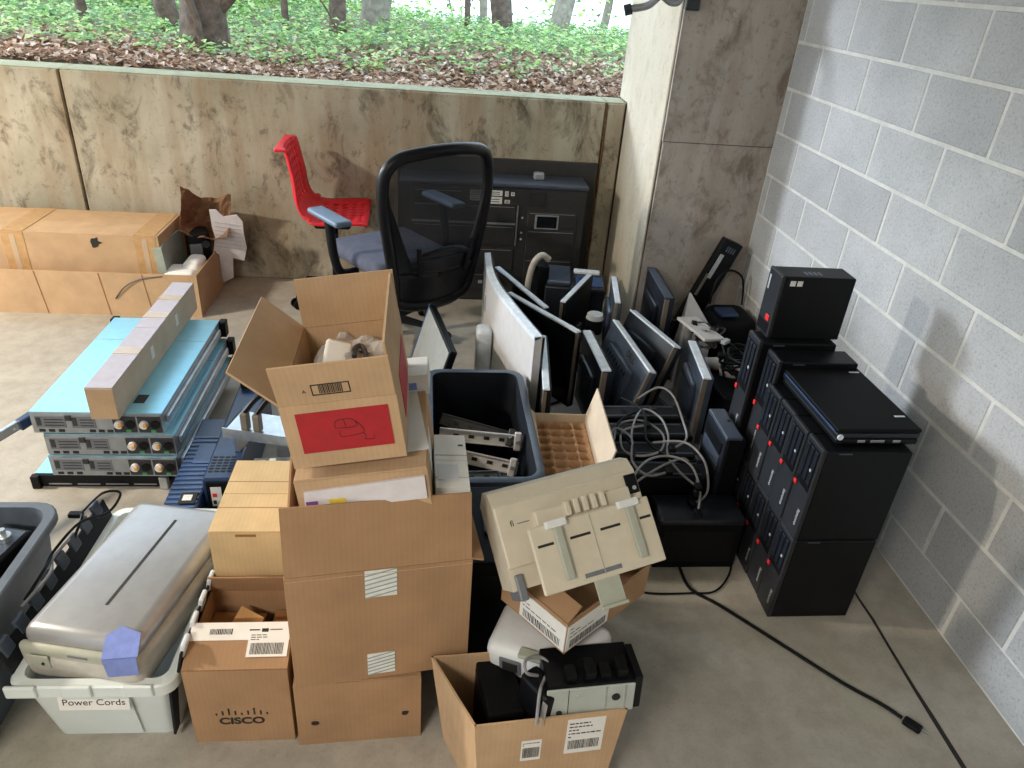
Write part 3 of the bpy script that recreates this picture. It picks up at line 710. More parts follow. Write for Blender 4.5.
t = carton('lower_carton', 'plain brown carton with two punched holes at the bottom of the centre stack', (.312, .50, .232), (-.184, 1.472, 0), R(3), {}, 'card', closed=True)
for x, z in ((-.11, .085), (.115, .10)):
    b = MB(); rg = random.Random(int(z*1000)); b.prism([(math.cos(2*PI*i/9)*.011*rg.uniform(.7, 1.3), math.sin(2*PI*i/9)*.008*rg.uniform(.7, 1.2)) for i in range(9)], 0, .0014)
    b.build('punched_hole', 'ink', t, (x, -.2504, z), FRONT)
TI = R(-6)
t = carton('flapped_carton', 'large brown carton with its front flap raised and striped white tape', (.42, .52, .36), (-.145, 1.487, .2405), (0, 0, R(8)),
           {'front': (.165, -15), 'right': (.03, 105)}, 'card')
for k, (z, h, w_) in enumerate(((.318, .082, .072), (.052, .072, .066))):
    d = decal(t, 'striped_tape', w_, h, (.0-.004*k, -.2602, z), FRONT, 'tape_white')
    for q_ in range(6): MB().box((-w_*.52, -.0016, 0), (w_*.52, .0016, .0006)).build('stripe', 'tape_line', d, (0, -h*.42+q_*h*.165, .0011), (0, 0, R(13)))
MB().box((-.208, -.0012, 0), (.208, .0012, .0016)).build('crease', 'card_light', t, (0, -.2605, .349))
t = carton('inner_carton', 'brown carton standing inside the flapped carton under the red-label box', (.285, .44, .265), (-.124, 1.500, .560), (0, R(-7), R(1.5)), {}, 'card_light', closed=True)
MB().prism([(-.13, -.03), (.135, -.03), (.135, .03), (-.125, .02)], 0, .006).build('mailing_pouch', 'lilac_paper', t, (0, -.2205, .22), FRONT)
MB().box((-.125, -.228, .192), (-.10, -.2265, .215)).build('purple_print', 'purple', t); MB().box((-.075, -.228, .192), (-.04, -.2265, .216)).build('yellow_sticker', 'yellow', t)
decal(t, 'paper_sheet', .20, .26, (.035, -.035, .2703), (0, 0, R(6)), 'white_paper'); 
decal(t, 'side_label', .10, .12, (.1432, -.05, .17), RIGHT, 'white_paper')
t = carton('white_carton', 'long white carton with clear tape beside the inner carton', (.080, .22, .49), (.030, 1.450, .2475), (0, R(2), R(2)), {}, 'white_paper', closed=True)
for y in (-.07, .02): decal(t, 'lid_seam', .078, .002, (0, y, .4955), TOP, 'grey_light')
decal(t, 'clear_tape', .05, .06, (-.01, -.05, .4958), TOP, 'bubble_film'); MB().box((.02, .06, .4952), (.032, .066, .4962)).build('mark', 'ink', t)
for k, (x, y, z, sx, sy, sz, lb) in enumerate(((-.050, 1.655, .8325, .085, .10, .05, 'small white carton at the back of the stack behind the red-label box'),)):
    t = carton('small_carton', lb, (sx, sy, sz), (x, y, z), (0, R(-7), 0), {}, 'white_paper', closed=True)
    decal(t, 'sticker', .025, .02, (0, -sy/2-.0006, sz*.5), FRONT, 'blue_sheet')
t = carton('red_label_box', 'open carton with a large red printed panel on top of the centre stack', (.240, .375, .156), (-.176, 1.480, .8480), (0, R(-8), R(1.5)),
           {'front': (.098, 10), 'back': (.122, 6), 'left': (.122, 42), 'right': (.118, -3)}, 'card_light', 'card_back')
rp = decal(t, 'red_panel', .190, .098, (.004, -.1881, .086), FRONT, 'red_print')
b = MB()
for pts in ([(-.02, .012), (-.015, .024), (.01, .026), (.022, .02), (.022, .006), (-.016, .006), (-.02, .012)], [(.0, .024), (.002, .008)], [(.024, .018), (.034, .004), (.034, -.012), (-.01, -.016), (-.012, -.002)], [(.034, -.012), (.04, -.02), (.036, -.028), (.055, -.03), (.056, -.022)]):
    b.tube([(x*1.0, y, .0015) for x, y in pts], .0007, 5, smooth=4)
b.build('line_drawing', 'ink', rp)
decal(t, 'red_side_panel', .20, .11, (.1206, .02, .086), RIGHT, 'red_print')
ff = [c for c in t.children if c.name.startswith('flap')][0]
b = MB(); rg = random.Random(9)
for a_, b_ in (((-.045, .02), (.032, .0222)), ((-.045, .046), (.032, .0482)), ((-.045, .02), (-.0428, .048)), ((.030, .02), (.0322, .048))): b.box((a_[0], -.0034, a_[1]), (b_[0], -.0026, b_[1]))
x = -.03
while x < .018: bw = rg.uniform(.0008, .0026); b.box((x, -.0034, .024), (x+bw, -.0026, .045)); x += bw+.0016
b.build('barcode', 'ink', ff)
text(ff, 'lettering', 'A', .012, (-.060, -.0028, .032), FRONT, 'ink')
c_ = crumple('plastic_bag', 'bag_film', 'clear plastic bag over cables inside the red-label box', 'bag', (-.185, 1.520, 1.000), .20, .26, .014, 3, (R(4), R(-8), R(2)), curl=-.15)
t = thing('paper_tube', 'pale paper sleeve poking up inside the red-label box', 'sleeve', (-.245, 1.44, .862), (R(-24), R(12), R(2)))
MB().rbox((-.030, -.014, 0), (.030, .014, .185), .01, 3).build('sleeve', 'white_paper', t, smooth=True); MB().rbox((-.025, -.010, .1851), (.025, .010, .1857), .0002, 1).build('opening', 'card_back', t)
t = thing('coiled_cable', 'dark coiled cable under the plastic bag in the red-label box', 'cable', (-.165, 1.48, .960), (R(8), R(-4), 0))
MB().tube([(math.cos(a)*(.058-.002*i), math.sin(a)*.05, .002*i) for i, a in enumerate([k*PI/5 for k in range(26)])], .006, 6, smooth=3).build('coil', 'metal_dark', t, smooth=True)
MB().rbox((-.085, -.02, -.06), (-.045, .03, .02), .006).build('plug_block', 'black', t)

# ------------------------------------------------------------------ chairs
def star_base(t, r=.29, yaw=0, n=5, zc=.40):
    for k in range(n):
        a = yaw+2*PI*k/n; d = Vector((math.cos(a), math.sin(a), 0))
        lg = MB().loft([[Vector((0, 0, .10))+d*.03+s_ for s_ in (Vector((-d.y, d.x, 0))*.028, Vector((0, 0, .03)), Vector((d.y, -d.x, 0))*.028, Vector((0, 0, -.025)))],
                   [Vector((0, 0, .072))+d*r+s_ for s_ in (Vector((-d.y, d.x, 0))*.016, Vector((0, 0, .012)), Vector((d.y, -d.x, 0))*.016, Vector((0, 0, -.012)))]]).build('base_leg', 'black', t)
        ca = MB()
        for s_ in (-1, 1):
            pz = d*(r+.005)+Vector((-d.y, d.x, 0))*.012*s_+Vector((0, 0, .028)); q_ = pz+Vector((-d.y, d.x, 0))*.014*s_
            ca.rod(pz, q_, .028, 16)
        ca.rod(d*r+Vector((0, 0, .028)), d*r+Vector((0, 0, .075)), .008, 8)
        ca.build('castor', 'black', t, smooth=False)
    MB().cyl(.035, .07, .13, 16).cyl(.022, .13, zc, 14).build('gas_column', 'black', t)
t = thing('mesh_office_chair', 'black mesh-back office chair with grey seat facing the back wall', 'chair', (-.222, 3.65, 0), R(36))
star_base(t, .29, R(20), 5, .42)
MB().rbox((-.24, -.24, .43), (.24, .25, .515), .04, 3).build('seat', 'seat_fabric', t, smooth=True)
MB().rbox((-.10, -.16, .38), (.10, .12, .435), .02).build('tilt_mechanism', 'black', t)
MB().tube([(0, -.12, .41), (0, -.28, .40), (0, -.37, .44), (0, -.43, .56)], .028, 10).build('back_bracket', 'black', t, smooth=True)
for s_ in (-1, 1):
    MB().tube([(s_*.22, -.02, .42), (s_*.31, -.02, .43), (s_*.335, .0, .52), (s_*.335, .03, .685)], .019, 10, rs=[.02, .022, .022, .024]).build('arm_post', 'black', t, smooth=True)
    MB().rbox((s_*.335-.045, -.12, .685), (s_*.335+.045, .17, .715), .03, 4).build('arm_pad', 'arm_pad', t, smooth=True)
def by(x, z): return -.385-.10*(z-.35)+.11*(x/.26)**2*.55-.03*math.sin((z-.35)*4.2)
SC = 1.13
loop = [(-.185, .37), (-.205, .5), (-.235, .68), (-.258, .86), (-.252, .98), (-.205, 1.05), (-.1, 1.078), (.0, 1.085), (.1, 1.078), (.205, 1.05), (.252, .98), (.258, .86), (.235, .68), (.205, .5), (.185, .37), (.10, .335), (0, .33), (-.10, .335)]
MB().tube([(x*SC, by(x*SC, z), z) for x, z in loop], .028, 10, closed=True, smooth=5).build('back_frame', 'chair_frame', t, smooth=True)
def hw(z):
    L_ = [(.33, .10), (.37, .185), (.5, .205), (.68, .235), (.86, .258), (.98, .252), (1.05, .205), (1.085, .05)]
    for (a_, u), (b_, v) in zip(L_, L_[1:]):
        if a_ <= z <= b_: return SC*(u+(v-u)*(z-a_)/(b_-a_))
    return .05
def back_grid(z0, z1, n, x0f, x1f, off, mat, name, th):
    m = 12; b = MB(); vs = []
    for j in range(n+1):
        z = z0+(z1-z0)*j/n
        xa, xb = x0f(z), x1f(z)
        for i in range(m+1):
            x = xa+(xb-xa)*i/m; vs.append((x, by(x, z)+off, z))
    b.add(vs, [(j*(m+1)+i, j*(m+1)+i+1, (j+1)*(m+1)+i+1, (j+1)*(m+1)+i) for j in range(n) for i in range(m)])
    o = b.build(name, mat, t, smooth=True)
    if th: md = o.modifiers.new('thick', 'SOLIDIFY'); md.thickness = th; md.offset = 0
    return o
back_grid(.50, 1.075, 20, lambda z: -hw(z)+.005, lambda z: hw(z)-.005, 0, 'chair_mesh', 'mesh_panel', 0)
back_grid(.34, .52, 6, lambda z: -hw(z), lambda z: hw(z), .0, 'chair_frame', 'lower_shell', .02)
for s_ in (-1, 1):
    back_grid(.50, .95, 10, (lambda z: -hw(z)) if s_ < 0 else (lambda z: hw(z)-.085*(.95-z)/.45-.01), (lambda z: -hw(z)+.085*(.95-z)/.45+.01) if s_ < 0 else (lambda z: hw(z)), .0, 'chair_frame', 'side_wing', .016)
    MB().rod((s_*.13, by(.13, .55)-.03, .50), (s_*.15, by(.15, .68)-.03, .66), .012, 10).build('lumbar_slide', 'black', t)
MB().tube([(-.145, by(.14, .62)-.02, .60), (-.07, by(.07, .62)-.03, .625), (.0, by(0, .62)-.03, .63), (.07, by(.07, .62)-.03, .625), (.145, by(.14, .62)-.02, .60)], .018, 10).build('lumbar_bar', 'chair_frame', t, smooth=True)
back_grid(.52, .60, 4, lambda z: -.135, lambda z: .135, -.018, 'chair_frame', 'lumbar_pad', .02)

t = thing('red_chair', 'red plastic swivel chair with a perforated shell near the back wall', 'chair', (-.575, 4.10, 0), R(-88))
star_base(t, .25, R(14), 5, .47)
prof = [(.20, .490), (.17, .502), (.10, .500), (.02, .494), (-.06, .494), (-.12, .512), (-.165, .56), (-.185, .63), (-.19, .70), (-.197, .77), (-.207, .84), (-.220, .91), (-.232, .945), (-.262, .948)]
PP = []
prof = [(y, z+.03*max(0, 1-(z-.49)/.35)-.045*max(0, (z-.55)/.4)) for y, z in prof]
for i in range(len(prof)-1):
    a_ = prof[max(i-1, 0)]; b_ = prof[i]; c_ = prof[i+1]; d_ = prof[min(i+2, len(prof)-1)]
    for k in range(3):
        q_ = k/3; PP.append(tuple(.5*((2*b_[j])+(c_[j]-a_[j])*q_+(2*a_[j]-5*b_[j]+4*c_[j]-d_[j])*q_*q_+(3*b_[j]-a_[j]-3*c_[j]+d_[j])*q_**3) for j in range(2)))
PP.append(prof[-1]); m = 19; b = MB(); vs = []
for i, (y, z) in enumerate(PP):
    wv = .245 if i < 14 else max(.185, .245-.004*(i-14))
    for j in range(m+1):
        x = (j/m-.5)*2*wv; cup = .035*(abs(x)/wv)**2.5
        vs.append((x, y+(cup if 14 < i < 38 else 0)*.9, z+(cup*.5 if i <= 16 else 0)))
fs = []
for i in range(len(PP)-1):
    for j in range(m):
        hole = (i % 2 == 1) and (j % 2 == 1) and 2 <= i <= 35 and 1 < j < m-2 and not (13 <= i <= 17)
        if not hole: fs.append((i*(m+1)+j, i*(m+1)+j+1, (i+1)*(m+1)+j+1, (i+1)*(m+1)+j))
b.add(vs, fs); o = b.build('shell', 'red', t, smooth=True); md = o.modifiers.new('thick', 'SOLIDIFY'); md.thickness = .014; md.offset = 1
MB().rbox((-.10, -.10, .46), (.10, .10, .517), .015).build('under_plate', 'black', t)
MB().tube([(.08, .02, .48), (.20, .03, .47), (.25, .03, .48)], .008, 8).build('height_lever', 'black', t)

# ------------------------------------------------------------------ black cabinet on the back wall
t = thing('equipment_cabinet', 'wide black equipment cabinet with recessed panels against the back wall', 'cabinet', (.36, 4.26, 0), 0)
MB().rbox((-.59, .112, 0), (.595, .136, .812), .004).build('back_board', 'cabinet_black', t)
MB().rbox((-.56, -.10, 0), (.505, .11, .70), .008).build('case', 'cabinet_black', t)
MB().rbox((-.57, -.11, .70), (.515, .112, .728), .01, 3).build('top_cover', 'slate_top', t, smooth=True)  # blue skylight on the cabinet top put into its colour
MB().rbox((.20, -.02, .728), (.262, .03, .77), .01).build('top_knob', 'steel_dull', t)
MB().box((-.56, -.104, .05), (.505, -.10, .695)).build('face_plate', 'cabinet_black', t)
for x0, x1, z0, z1 in ((-.50, .10, .50, .60), (-.50, .10, .36, .48), (-.50, .10, .20, .34), (-.50, .10, .07, .18), (.17, .46, .48, .57), (.17, .46, .30, .46), (.17, .46, .09, .28), (-.50, -.20, .62, .68)):
    p = MB().rbox((x0, -.110, z0), (x1, -.104, z1), .003, 1).build('panel', 'cabinet_black', t)
    MB().box((x0+.012, -.1106, z1-.012), (x1-.012, -.110, z1-.009)).build('panel_edge', 'steel_dull', p)
p = MB().box((-.50, -.1112, .485), (.10, -.1095, .497)).build('pull_strip', 'steel_dull', t)
MB().box((.105, -.112, .36), (.113, -.104, .60)).build('trim_bar', 'steel', t)
p = MB().rbox((.225, -.113, .475), (.345, -.109, .545), .003, 1).build('display', 'screen', t); MB().rbox((.215, -.112, .467), (.355, -.108, .553), .003, 1).build('display_frame', 'steel_dull', p)
MB().box((.18, -.112, .60), (.26, -.104, .68)).build('grille', 'ink', t)
for x0, z0, w_, h in ((-.17, .62, .085, .03), (-.17, .655, .085, .025), (-.06, .605, .075, .04), (-.06, .652, .075, .03), (.03, .61, .03, .02), (.03, .65, .02, .03), (.065, .655, .02, .02)):
    p = MB().box((x0, -.1055, z0), (x0+w_, -.104, z0+h)).build('warning_sticker', 'white_paper' if x0 > -.1 else 'grey_light', t)
    for q_ in range(2): MB().box((x0+.006, -.1062, z0+h*.25+q_*h*.35), (x0+w_*.8, -.1055, z0+h*.25+q_*h*.35+.004)).build('printed_line', 'ink', p)
for z in (.40, .44, .53): MB().rod((.14, -.104, z), (.14, -.108, z), .006, 10).build('indicator', 'grey_light', t)
for x in (-.5, -.46, -.1): MB().box((x, -.1108, .115), (x+.025, -.110, .135)).build('logo_mark', 'grey_light', t)

# ------------------------------------------------------------------ front right carton and what is piled on it
t = thing('open_carton', 'open brown carton full of devices at the front with a shipping label', 'box', (.28, 1.12, 0), 0)
rim = [(-.172, -.082), (.187, -.050), (.225, .145), (-.272, .115)]; bot = [(-.150, -.090), (.160, -.062), (.19, .135), (-.235, .105)]
hz = .305; th_ = .005
def wall_panel(i, nm):
    j = (i+1) % 4; a_, b_ = Vector(bot[i]), Vector(bot[j]); c_, d_ = Vector(rim[j]), Vector(rim[i])
    nrm = Vector((-(b_-a_).y, (b_-a_).x)).normalized()*th_
    vs = [(*a_, 0), (*b_, 0), (*c_, hz), (*d_, hz), (*(a_+nrm), 0), (*(b_+nrm), 0), (*(c_+nrm), hz), (*(d_+nrm), hz)]
    return MB().add(vs, [(0, 1, 2, 3), (7, 6, 5, 4), (0, 4, 5, 1), (1, 5, 6, 2), (2, 6, 7, 3), (3, 7, 4, 0)]).build(nm, 'card_light', t)
for i in range(4): wall_panel(i, 'side_panel')
MB().prism(bot, 0, .005).build('bottom_panel', 'card', t)
fa = R(5.2)
ship_label(t, .092, .12, (.092, -.0605, .232), (R(88), 0, fa), 21, code=(.25, .26), lines=5)
ship_label(t, .048, .07, (-.035, -.0735, .20), (R(88), 0, fa), 22, code=(.3, .5), lines=2)
t = thing('black_computer', 'black computer case standing in the open front carton', 'computer', (.185, 1.175, .006), R(8))
MB().rbox((-.055, -.085, 0), (.035, .085, .272), .006).build('case', 'black_matte', t); MB().box((-.056, -.07, .05), (-.0545, .07, .25)).build('side_panel', 'black', t)
t = thing('white_router', 'rounded white plastic device under the small labelled carton', 'device', (.315, 1.255, .248), (R(4), R(-3), R(-25)))
MB().rbox((-.15, -.085, 0), (.14, .085, .105), .03, 4).build('shell', 'white', t, smooth=True)
MB().rbox((-.11, -.088, .03), (-.05, -.078, .08), .008).build('socket', 'grey', t); MB().rbox((-.10, -.09, .04), (-.06, -.086, .07), .002).build('socket_hole', 'ink', t)
MB().rbox((-.06, -.09, .10), (.0, -.06, .112), .004).build('button_row', 'beige_grey', t)
t = thing('silver_drive', 'black drive unit with a silver front panel lying in the open front carton', 'device', (.378, 1.146, .290), (R(-4), R(-2), R(3)))
MB().rbox((-.105, -.070, 0), (.105, .05, .088), .003).build('case', 'black', t)
f = MB().rbox((-.108, -.076, -.002), (.100, -.070, .084), .002, 1).build('front_panel', 'panel_grey', t)
MB().rod((.055, -.076, .048), (.055, -.079, .048), .010, 16).build('knob', 'ink', f); MB().rod((-.078, -.076, .012), (-.078, -.079, .012), .007, 14).build('screw', 'ink', f)
MB().box((-.058, -.0768, 0), (-.0565, -.076, .082)).build('seam', 'ink', f); MB().box((.030, -.0772, 0), (.033, -.076, .082)).build('seam', 'steel', f); MB().box((.076, -.0772, 0), (.079, -.076, .082)).build('seam', 'steel', f)
MB().rod((-.035, -.076, .06), (-.035, -.0775, .06), .004, 10).build('rivet', 'steel', f)
for k, x in enumerate((-.06, -.015, .02, .06)): MB().rbox((x, -.06, .088), (x+.025, -.02+.01*(k % 2), .104+.006*(k % 2)), .003).build('bracket', 'black', t)
MB().rbox((.1, -.072, .0), (.118, .03, .10), .003).build('side_guard', 'black', t)
t = thing('black_adapter', 'black power adapter with a looped grey cable beside the white device', 'adapter', (.262, 1.105, .262), (R(0), R(4), R(35)))
MB().rbox((-.03, -.045, 0), (.025, .05, .10), .012, 3).build('body', 'black', t, smooth=True)
MB().tube([(.0, .02, .10), (-.03, .03, .12), (-.01, .055, .125), (.03, .05, .115), (.035, .02, .11), (.0, .0, .10), (-.03, -.02, .10), (-.045, -.04, .03)], .004, 8).build('cable', 'cable_grey', t, smooth=True)
MB().box((-.032, -.05, .02), (-.030, -.035, .09)).build('silver_edge', 'steel', t)
# small labelled carton, turned corner-on
rz = R(37.9); ex = Vector((math.cos(rz), math.sin(rz))); ey = Vector((-math.sin(rz), math.cos(rz)))
cc = Vector((.317, 1.151))+ex*.152+ey*.110
t = carton('labelled_carton', 'small open carton turned corner-on holding the beige scanner', (.304, .22, .098), (cc.x, cc.y, .402), (0, 0, rz),
           {'left': (.05, -60), 'back': (.13, 38)}, 'card', 'card_dark')
ship_label(t, .150, .080, (-.075, -.1106, .047), FRONT, 31, code=(.15, .3), lines=3)
ship_label(t, .150, .080, (-.1526, -.033, .047), LEFT, 32, code=(.15, .3), lines=3)
# beige scanner
e_ = Vector((.96, .258, .113)).normalized(); g_ = Vector((-.261, .665, .699)); g_ = (g_-e_*g_.dot(e_)).normalized(); n_ = e_.cross(g_)
Mx = Matrix((e_, g_, n_)).transposed()
t = thing('beige_scanner', 'beige sheet-fed scanner with its paper tray folded out on the labelled carton', 'scanner', (.255, 1.139, .602), Mx.to_euler())
sec = [(.025, -.06), (.222, -.055), (.252, -.075), (.262, -.12), (.235, -.185), (.03, -.175)]
def section(sec, x0, x1): return MB().loft([[(x0, a_, b_) for a_, b_ in sec], [(x1, a_, b_) for a_, b_ in sec]])
section(sec, -.055, .310).build('body', 'beige', t)
p = MB().rbox((-.054, .075, -.056), (.309, .219, -.048), .004).build('lid', 'beige', t)
MB().rbox((.275, .165, -.048), (.306, .212, -.044), .003).build('control_panel', 'black', p); MB().rod((.293, .178, -.044), (.293, .178, -.041), .005, 12).build('button', 'grey_light', p)
text(p, 'lettering', 'fi', .020, (-.020, .172, -.0475), (0, 0, 0), 'ink'); MB().box((-.008, .168, -.048), (.022, .1705, -.0474)).build('printed_line', 'grey', p)
MB().rbox((.03, .145, -.052), (.27, .185, -.02), .004).build('feed_slot', 'beige', t)
for k in range(5): MB().rbox((.10+.022*k, .155, -.024), (.114+.022*k, .19, -.006), .003).build('feed_guide', 'beige', t)
p = MB().rbox((0, 0, -.014), (.30, .151, 0), .004).build('paper_tray', 'beige', t)
for x0, x1 in ((.055, .075), (.235, .255)):
    MB().rbox((x0, .02, 0), (x1, .148, .014), .003).build('tray_rail', 'beige_grey', p); MB().rbox((x0-.016, .138, -.004), (x1+.014, .156, .016), .003).build('rail_end', 'white', p)
for x0, x1 in ((.012, .050), (.090, .140), (.165, .215), (.265, .293)): MB().box((x0, .103, 0), (x1, .109, .0008)).build('tray_slot', 'ink', p)
MB().box((.1475, .01, 0), (.1495, .148, .0012)).build('centre_seam', 'beige_grey', p); MB().box((.100, .012, 0), (.190, .022, .0010)).build('stop_slot', 'grey', p)
MB().rbox((.118, -.058, -.010), (.180, .010, -.004), .002).build('pull_out_stop', 'beige_grey', t)
MB().rbox((.116, -.064, -.012), (.182, -.056, .004), .002).build('stop_lip', 'beige_grey', t)
for x in (-.045, .29): MB().rbox((x, .0, -.15), (x+.02, .06, -.05), .004).build('hinge_arm', 'grey', t)

t = thing('black_case', 'black case standing on the floor behind the small labelled carton', 'case', (.175, 1.575, 0), R(2))
MB().rbox((-.075, -.165, 0), (.075, .165, .44), .008).build('case', 'black_matte', t); MB().box((-.055, -.1665, .05), (.055, -.165, .40)).build('front_panel', 'black', t)
MB().rbox((-.03, -.05, .44), (-.018, .06, .452), .004).build('handle', 'slate_top', t)

# ------------------------------------------------------------------ black tote with rails, egg-crate carton
t = thing('black_tote', 'deep black plastic tote holding pale slide rails behind the centre cartons', 'tote', (.170, 2.215, 0), R(1))
tub(MB(), (.29, .62), (.345, .70), .372, .045, .020, .026).build('tub', 'tote_dark', t, smooth=True)
MB().loft([rring(.388, .743, .06, .350), rring(.389, .744, .06, .3725), rring(.380, .735, .055, .3745), rring(.336, .691, .045, .3745), rring(.335, .690, .045, .360)], False, False).build('rim', 'slate_top', t, smooth=True)
for y in (-.22, .0, .22): MB().rbox((.178, y-.05, .36), (.188, y+.05, .3735), .003).build('rim_clip', 'black', t)
for x in (-.08, .09): MB().rbox((x-.03, .356, .36), (x+.03, .368, .3735), .003).build('rim_clip', 'black', t)
def rail(lb, loc, rot, L_, mat='monitor_white'):
    t = thing('slide_rail', lb, 'rail', loc, rot, 'slide rails in the black tote')
    MB().box((0, -.003, 0), (L_, .003, .045)).box((0, -.012, 0), (L_, .003, .004)).box((0, -.012, .041), (L_, .003, .045)).build('channel', mat, t)
    p = MB().rbox((L_-.03, -.02, -.01), (L_-.005, .008, .055), .004).build('end_bracket', mat, t); MB().rod((L_-.018, -.02, .022), (L_-.018, -.028, .022), .007, 10).build('bracket_pin', 'steel_dull', p)
    for k in range(4): MB().box((.05+k*.055, -.0045, .016), (.07+k*.055, -.003, .028)).build('slot_hole', 'ink', t)
    return t
rail('pale slide rail lying highest across the black tote', (.025, 2.19, .30), (R(-20), R(2), R(-6)), .30)
rail('pale slide rail lying low across the front of the black tote', (.035, 2.11, .275), (R(-30), R(4), R(-15)), .27)
rail('black slotted slide rail lying behind the pale ones in the black tote', (.025, 2.27, .31), (R(-50), R(3), R(-22)), .29, 'metal_dark')
rail('short steel slide rail standing half hidden in the black tote', (.03, 2.06, .20), (R(-80), R(0), R(4)), .24, 'steel_dull')
t = carton('egg_crate_carton', 'narrow open carton with a brown moulded pulp tray inside', (.205, .41, .33), (.478, 2.125, 0), R(-2), {'right': (.12, 14), 'left': (.035, 50)}, 'card_pale')
t2 = thing('pulp_tray', 'brown moulded pulp tray with round cups inside the narrow carton', 'tray', (.478, 2.125, .006), R(-2))
b = MB(); n1, n2 = 32, 64; vs = []
for j in range(n2+1):
    for i in range(n1+1):
        x = -.095+.19*i/n1; y = -.195+.39*j/n2
        vs.append((x, y, .290-.075*(math.sin((x+.095)/.19*PI*4)**2*math.sin((y+.195)/.39*PI*8)**2)**.9))
b.add(vs, [(j*(n1+1)+i, j*(n1+1)+i+1, (j+1)*(n1+1)+i+1, (j+1)*(n1+1)+i) for j in range(n2) for i in range(n1)]); b.build('cup_sheet', 'crate_pulp', t2, smooth=True)
MB().box((-.096, -.198, 0), (.096, .198, .212)).build('tray_base', 'crate_pulp', t2)

# ------------------------------------------------------------------ monitors
def monitor(lb, P, Q, ztop, h=.32, t_=.045, mat='slate', edge='edge_white', face='back', lean=0, logo=None, stand=True, screenmat='screen', foot=(.20, .17)):
    P = Vector(P); Q = Vector(Q); L_ = (Q-P).length; rz = math.atan2((Q-P).y, (Q-P).x); c = (P+Q)/2
    t = thing('monitor', lb, 'monitor', (c.x, c.y, 0), rz, 'discarded monitors')
    hg = MB().rbox((-L_/2, -t_/2, -h), (L_/2, t_/2, -.002), .006, 2).build('housing', mat, t, (0, 0, ztop), (R(-lean), 0, 0), smooth=True)
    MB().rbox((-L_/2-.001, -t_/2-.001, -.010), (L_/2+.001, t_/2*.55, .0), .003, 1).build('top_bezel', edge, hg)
    MB().rbox((L_/2-.008, -t_/2-.001, -h), (L_/2+.0012, t_/2*.0, -.011), .003, 1).build('side_bezel', 'tan_bezel', hg)
    s_ = -1
    if face == 'screen':
        MB().box((-L_/2+.014, -t_/2-.0012, -h+.02), (L_/2-.014, -t_/2, -.016)).build('screen', screenmat, hg)
    else:
        MB().rbox((-L_*.30, -t_/2-.022, -h*.78), (L_*.30, -t_/2+.004, -h*.22), .014, 2).build('back_bulge', mat, hg, smooth=True)
        for k in range(8): MB().box((-L_*.26+k*L_*.066, -t_/2-.0232, -h*.34), (-L_*.26+k*L_*.066+.012, -t_/2-.0215, -h*.28)).build('vent_slot', 'ink', hg)
        MB().box((-L_/2+.014, t_/2, -h+.02), (L_/2-.014, t_/2+.0012, -.016)).build('screen', screenmat, hg)
        if logo: text(hg, 'lettering', logo, .040, (L_*.12, -t_/2-.0015, -.040), FRONT, 'ink', bold=.001)
    if stand:
        yo = h*.5*math.sin(R(lean))*.0
        MB().rbox((-.035, t_/2*.2+yo, .012), (.035, t_/2+.02+yo, max(.06, ztop-h*.55)), .008).build('stand_neck', 'slate', t)
        MB().rbox((-foot[0]/2, -.05, 0), (foot[0]/2, foot[1]-.06, .014), .006, 2).build('stand_foot', 'slate', t)
    return t
monitor('black flat monitor just behind the white curved display, farthest back', (.323, 3.56), (.515, 3.06), .45, .36, .035, 'black', 'edge_white', 'screen')
monitor('black monitor with silver top edge angled beside the white curved display', (.353, 3.20), (.622, 2.79), .46, .38, .035, 'black', 'edge_white', 'screen')
monitor('monitor seen edge-on with a pale upright edge right of the curved display', (.475, 2.824), (.432, 2.36), .42, .38, .035, 'black', 'edge_white', 'screen')
monitor('slate monitor with a blue-lit back behind the pulp tray carton', (.68, 2.887), (.698, 2.519), .42, .34, .05, 'slate', 'edge_white', 'back')
monitor('slate monitor lettered DELL along its upper edge', (.836, 3.003), (.884, 2.511), .42, .33, .04, 'slate_top', 'edge_white', 'back', lean=16, logo='DELL')
monitor('slate monitor with a vented back between the lettered one and the block wall', (.945, 3.121), (1.055, 2.741), .42, .32, .05, 'slate', 'edge_white', 'back', lean=18)
monitor('tall slate monitor leaning close to the concrete column', (1.117, 3.50), (1.103, 3.10), .50, .36, .05, 'slate', 'slate_top', 'back', lean=0)
monitor('narrow blue-edged monitor standing next to the computer stack', (1.14, 2.81), (1.10, 2.47), .42, .32, .045, 'slate_top', 'edge_white', 'back', foot=(.14, .10))
monitor('thin upright monitor right of the cylindrical speaker', (.915, 3.45), (.865, 3.12), .46, .38, .035, 'slate_top', 'edge_white', 'back', foot=(.16, .14))
monitor('black monitor with a pale slanting top edge in front of the blue printer', (.815, 3.575), (.617, 3.20), .42, .36, .035, 'black_matte', 'edge_white', 'screen')
# small grey-screened monitor leaning behind the tote
t = thing('monitor', 'small monitor with a grey screen leaning behind the black tote', 'monitor', (-.03, 2.90, 0), math.atan2(-.47, .09), 'discarded monitors')
hg = MB().rbox((-.245, -.016, 0), (.245, .016, .41), .005).build('housing', 'black', t, (0, -.05, .012), (R(-17), 0, 0))
MB().box((-.232, -.0175, .014), (.232, -.016, .396)).build('screen', 'screen_grey', hg); MB().rbox((-.2475, -.018, .0), (-.238, .016, .41), .003, 1).build('side_bezel', 'navy_light', hg)
MB().rbox((-.06, .0, 0), (.06, .12, .012), .005).build('stand_foot', 'black', t); MB().rod((.0, .06, .012), (0, .055, .16), .018, 12).build('stand_neck', 'black', t)
